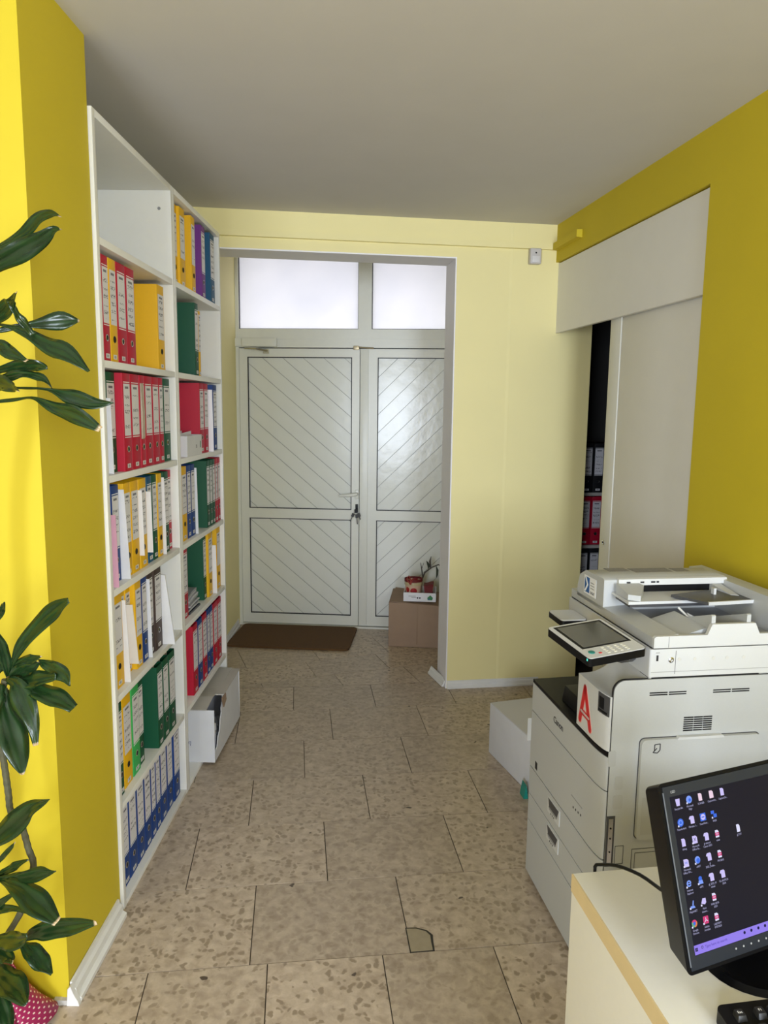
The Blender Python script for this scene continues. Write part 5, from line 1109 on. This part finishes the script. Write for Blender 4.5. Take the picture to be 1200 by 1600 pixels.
LV = [
 ([(-22, 400), (0, 386), (38, 364), (60, 341), (79, 334), (95, 339)], [6, 9, 15, 17, 11, 1], 1.60, 1.52, 15),
 ([(-30, 430), (-5, 412), (31, 392), (62, 374), (82, 359), (95, 358)], [14, 26, 32, 27, 12, 1], 1.60, 1.56, -15),
 ([(-25, 520), (0, 516), (44, 508), (95, 502), (124, 501)], [7, 8, 10, 28, 4], 1.62, 1.66, 15),
 ([(-20, 505), (15, 510), (45, 523), (75, 540), (105, 554), (139, 580)], [5, 7, 16, 26, 28, 4], 1.61, 1.55, 20),
 ([(-25, 505), (2, 488), (14, 474), (20, 466), (25, 457)], [18, 26, 20, 9, 1], 1.60, 1.50, 0),
 ([(14, 470), (24, 488), (36, 504), (52, 524)], [7, 10, 13, 9], 1.55, 1.58, 20),
 ([(-25, 535), (0, 541), (15, 551), (42, 564)], [14, 20, 22, 5], 1.60, 1.55, 10),
 ([(-25, 590), (0, 578), (30, 572), (55, 570), (74, 575)], [8, 12, 20, 19, 4], 1.61, 1.58, -20),
 ([(-20, 598), (10, 590), (40, 585), (65, 591), (82, 607)], [9, 13, 12, 11, 1], 1.60, 1.56, 25),
 ([(-25, 596), (0, 598), (14, 604), (25, 608), (28, 611)], [20, 26, 20, 8, 2], 1.59, 1.50, 0),
 ([(0, 603), (30, 606), (76, 609), (112, 621), (148, 631), (177, 629)], [3, 3, 5, 25, 19, 1], 1.62, 1.60, 10),
 ([(-20, 628), (20, 625), (52, 622), (85, 637), (120, 649), (157, 671)], [4, 5, 5, 18, 28, 9], 1.63, 1.57, -10),
 ([(12, 1060), (20, 1035), (37, 1004), (67, 970), (90, 950), (107, 938)], [4, 7, 18, 25, 24, 8], 1.64, 1.55, 15),
 ([(-10, 985), (0, 1005), (8, 1030), (13, 1058)], [8, 15, 17, 6], 1.58, 1.63, 15),
 ([(-18, 975), (-2, 962), (4, 950), (6, 941)], [8, 11, 9, 2], 1.60, 1.55, 0),
 ([(12, 1058), (22, 1042), (38, 1033), (52, 1031), (64, 1025)], [4, 7, 16, 15, 1], 1.64, 1.60, 20),
 ([(12, 1064), (28, 1050), (45, 1042), (62, 1034)], [6, 20, 22, 5], 1.64, 1.62, -25),
 ([(12, 1066), (40, 1066), (62, 1061), (88, 1057)], [6, 19, 25, 9], 1.64, 1.58, 20),
 ([(60, 1032), (72, 1038), (88, 1047), (102, 1057), (109, 1072)], [3, 14, 25, 19, 1], 1.62, 1.57, -15),
 ([(20, 1066), (45, 1075), (65, 1082), (92, 1093), (115, 1107)], [6, 18, 27, 29, 16], 1.63, 1.56, 15),
 ([(12, 1060), (26, 1070), (38, 1095), (50, 1125), (56, 1165)], [8, 22, 36, 22, 8], 1.63, 1.55, -10),
 ([(8, 1075), (14, 1095), (24, 1115), (34, 1139)], [6, 18, 24, 4], 1.64, 1.61, 10),
 ([(4, 1070), (6, 1105), (18, 1145), (28, 1180), (35, 1211)], [6, 24, 42, 33, 5], 1.63, 1.54, 10),
 ([(0, 1068), (-6, 1090), (-12, 1120)], [10, 26, 14], 1.63, 1.58, 10),
 ([(2, 1050), (-8, 1040), (-25, 1035)], [8, 22, 10], 1.63, 1.60, 10),
 ([(-25, 1325), (-4, 1310), (20, 1290), (45, 1266), (62, 1256), (78, 1249)], [12, 24, 36, 28, 14, 1], 1.60, 1.50, 10),
 ([(-14, 1358), (0, 1344), (12, 1330), (24, 1316)], [5, 6, 8, 1], 1.60, 1.56, 10),
 ([(-10, 1374), (10, 1373), (40, 1370), (66, 1363), (88, 1361)], [7, 11, 20, 19, 1], 1.62, 1.53, -20),
 ([(-10, 1370), (8, 1362), (24, 1353), (44, 1343)], [7, 10, 13, 2], 1.63, 1.60, 10),
 ([(0, 1374), (14, 1380), (38, 1394), (63, 1418), (90, 1441)], [6, 14, 32, 38, 12], 1.61, 1.50, 15),
 ([(-14, 1420), (0, 1411), (20, 1397)], [10, 12, 5], 1.60, 1.57, 0),
 ([(-10, 1424), (5, 1420), (25, 1420), (48, 1427)], [14, 13, 8, 4], 1.60, 1.54, 0),
 ([(38, 1467), (54, 1459), (80, 1451), (110, 1447), (151, 1442)], [5, 20, 29, 26, 6], 1.58, 1.50, -15),
 ([(34, 1474), (50, 1488), (66, 1506), (81, 1522)], [8, 26, 26, 4], 1.58, 1.53, 15),
 ([(-14, 1474), (5, 1470), (24, 1471), (43, 1465)], [14, 22, 28, 12], 1.58, 1.50, 10),
 ([(-12, 1480), (2, 1489), (14, 1497), (20, 1504)], [16, 26, 20, 3], 1.58, 1.52, 0),
 ([(-14, 1516), (5, 1528), (24, 1546), (41, 1570)], [16, 34, 40, 8], 1.56, 1.45, 10),
 ([(-14, 1535), (-2, 1560), (8, 1590), (16, 1620)], [12, 22, 26, 6], 1.55, 1.46, 5),
]
for a in LV: leaf(*a)
def stem(pts, Y, r0):
    P_ = crom([at_y(x, y, yy)-PC for (x, y), yy in zip(pts, Y)], 8); bm = nb()
    rad = [r0*(1+.10*(i % 3 == 0)) for i in range(len(P_))]; tube(bm, P_, rad, 9); return obj('stem', bm, STEM, pl, True)
stem([(-30, 1560), (-5, 1490), (35, 1420), (52, 1357), (44, 1325), (34, 1292), (17, 1268), (13, 1240), (8, 1205), (2, 1165), (-2, 1110), (8, 1062)], [1.645]*12, .0075)
stem([(-40, 1560), (-48, 1300), (-40, 1000), (-46, 800), (-36, 640), (-24, 560)], [1.645, 1.645, 1.645, 1.645, 1.63, 1.61], .010)
stem([(-24, 570), (-30, 480), (-26, 415)], [1.61, 1.60, 1.60], .008)
stem([(-34, 1560), (-24, 1450), (-12, 1372)], [1.64, 1.62, 1.61], .008)
# pot, soil, pink dotted wrap
bm = nb(); lathe(bm, [(.085, .004), (.108, .15), (.112, .155), (.104, .155), (.100, .13)], seg=28); obj('pot', bm, mat('brown_pot', (.12, .05, .03), .6), pl, True, loc=(.045, .055, 0))
bm = nb(); lathe(bm, [(.001, .128), (.100, .130)], seg=24, cap=False); obj('soil', bm, mat('soil', (.02, .014, .009), .95, noise=.6, nscale=80, bump=1), pl, loc=(.045, .055, 0))
WR = bpy.data.materials.new('pink_dotted_wrap'); WR.use_nodes = True; N = WR.node_tree.nodes; L = WR.node_tree.links
b = N['Principled BSDF']; b.inputs['Roughness'].default_value = .5
uvn = N.new('ShaderNodeUVMap'); mp = N.new('ShaderNodeVectorMath'); mp.operation = 'MULTIPLY'; mp.inputs[1].default_value = (64, 15, 1); L.new(uvn.outputs['UV'], mp.inputs[0])
sp = N.new('ShaderNodeSeparateXYZ'); L.new(mp.outputs[0], sp.inputs[0])
def MN(op, a, c=None, d=None):
    n_ = N.new('ShaderNodeMath'); n_.operation = op
    for i, v in enumerate((a, c, d)):
        if v is None: continue
        if hasattr(v, 'is_linked'): L.new(v, n_.inputs[i])
        else: n_.inputs[i].default_value = v
    return n_.outputs[0]
rowf = MN('FLOOR', sp.outputs['Y']); sh_ = MN('MULTIPLY', MN('MODULO', rowf, 2.0), .5)
fx = MN('SUBTRACT', MN('FRACT', MN('ADD', sp.outputs['X'], sh_)), .5); fy = MN('SUBTRACT', MN('FRACT', sp.outputs['Y']), .5)
dt = MN('LESS_THAN', MN('SQRT', MN('ADD', MN('MULTIPLY', fx, fx), MN('MULTIPLY', fy, fy))), .20)
mx = N.new('ShaderNodeMix'); mx.data_type = 'RGBA'; L.new(dt, mx.inputs['Factor']); mx.inputs['A'].default_value = (.33, .012, .085, 1); mx.inputs['B'].default_value = (.80, .62, .55, 1); L.new(mx.outputs['Result'], b.inputs['Base Color'])
bm = nb(); uvl = bm.loops.layers.uv.verify(); rings = []; seg = 72
prof = [(.118, .155, 0), (.113, .146, .1), (.116, .11, .35), (.125, .06, .65), (.14, .012, 1.0)]
for r_, z_, s_ in prof:
    rg = []
    for k_ in range(seg+1):
        a = 2*math.pi*k_/seg; pleat = .004*math.sin(a*11)*s_
        point = (1 if math.cos(a-R(30)) > 0 else .2)*(max(0, math.cos((a-R(30))*2)))**4*.075*s_ if abs(((a-R(42)+math.pi) % (2*math.pi))-math.pi) < R(45) or True else 0
        rg.append(bm.verts.new(((r_+pleat+point)*math.cos(a), (r_+pleat+point)*math.sin(a), z_+.004)))
    rings.append(rg)
for i in range(len(rings)-1):
    for k_ in range(seg):
        f = bm.faces.new((rings[i][k_], rings[i+1][k_], rings[i+1][k_+1], rings[i][k_+1]))
        for l, uv in zip(f.loops, ((k_/seg, prof[i][2]), (k_/seg, prof[i+1][2]), ((k_+1)/seg, prof[i+1][2]), ((k_+1)/seg, prof[i][2]))): l[uvl].uv = uv
o = obj('pot_wrap', bm, WR, pl, True, loc=(.045, .055, 0)); so = o.modifiers.new('thickness', 'SOLIDIFY'); so.thickness = .0012
bm = nb(); tube(bm, [(.119*math.cos(2*math.pi*i/36), .119*math.sin(2*math.pi*i/36), .135+.003*math.sin(i)) for i in range(37)], .006, 7); obj('ribbon', bm, mat('magenta_ribbon', (.25, .008, .06), .4), pl, True, loc=(.045, .055, 0))
bm = nb(); bmesh.ops.create_icosphere(bm, subdivisions=2, radius=.018); obj('ribbon_knot', bm, MATS['magenta_ribbon'], pl, True, loc=(.045+.120, .055+.01, .135))
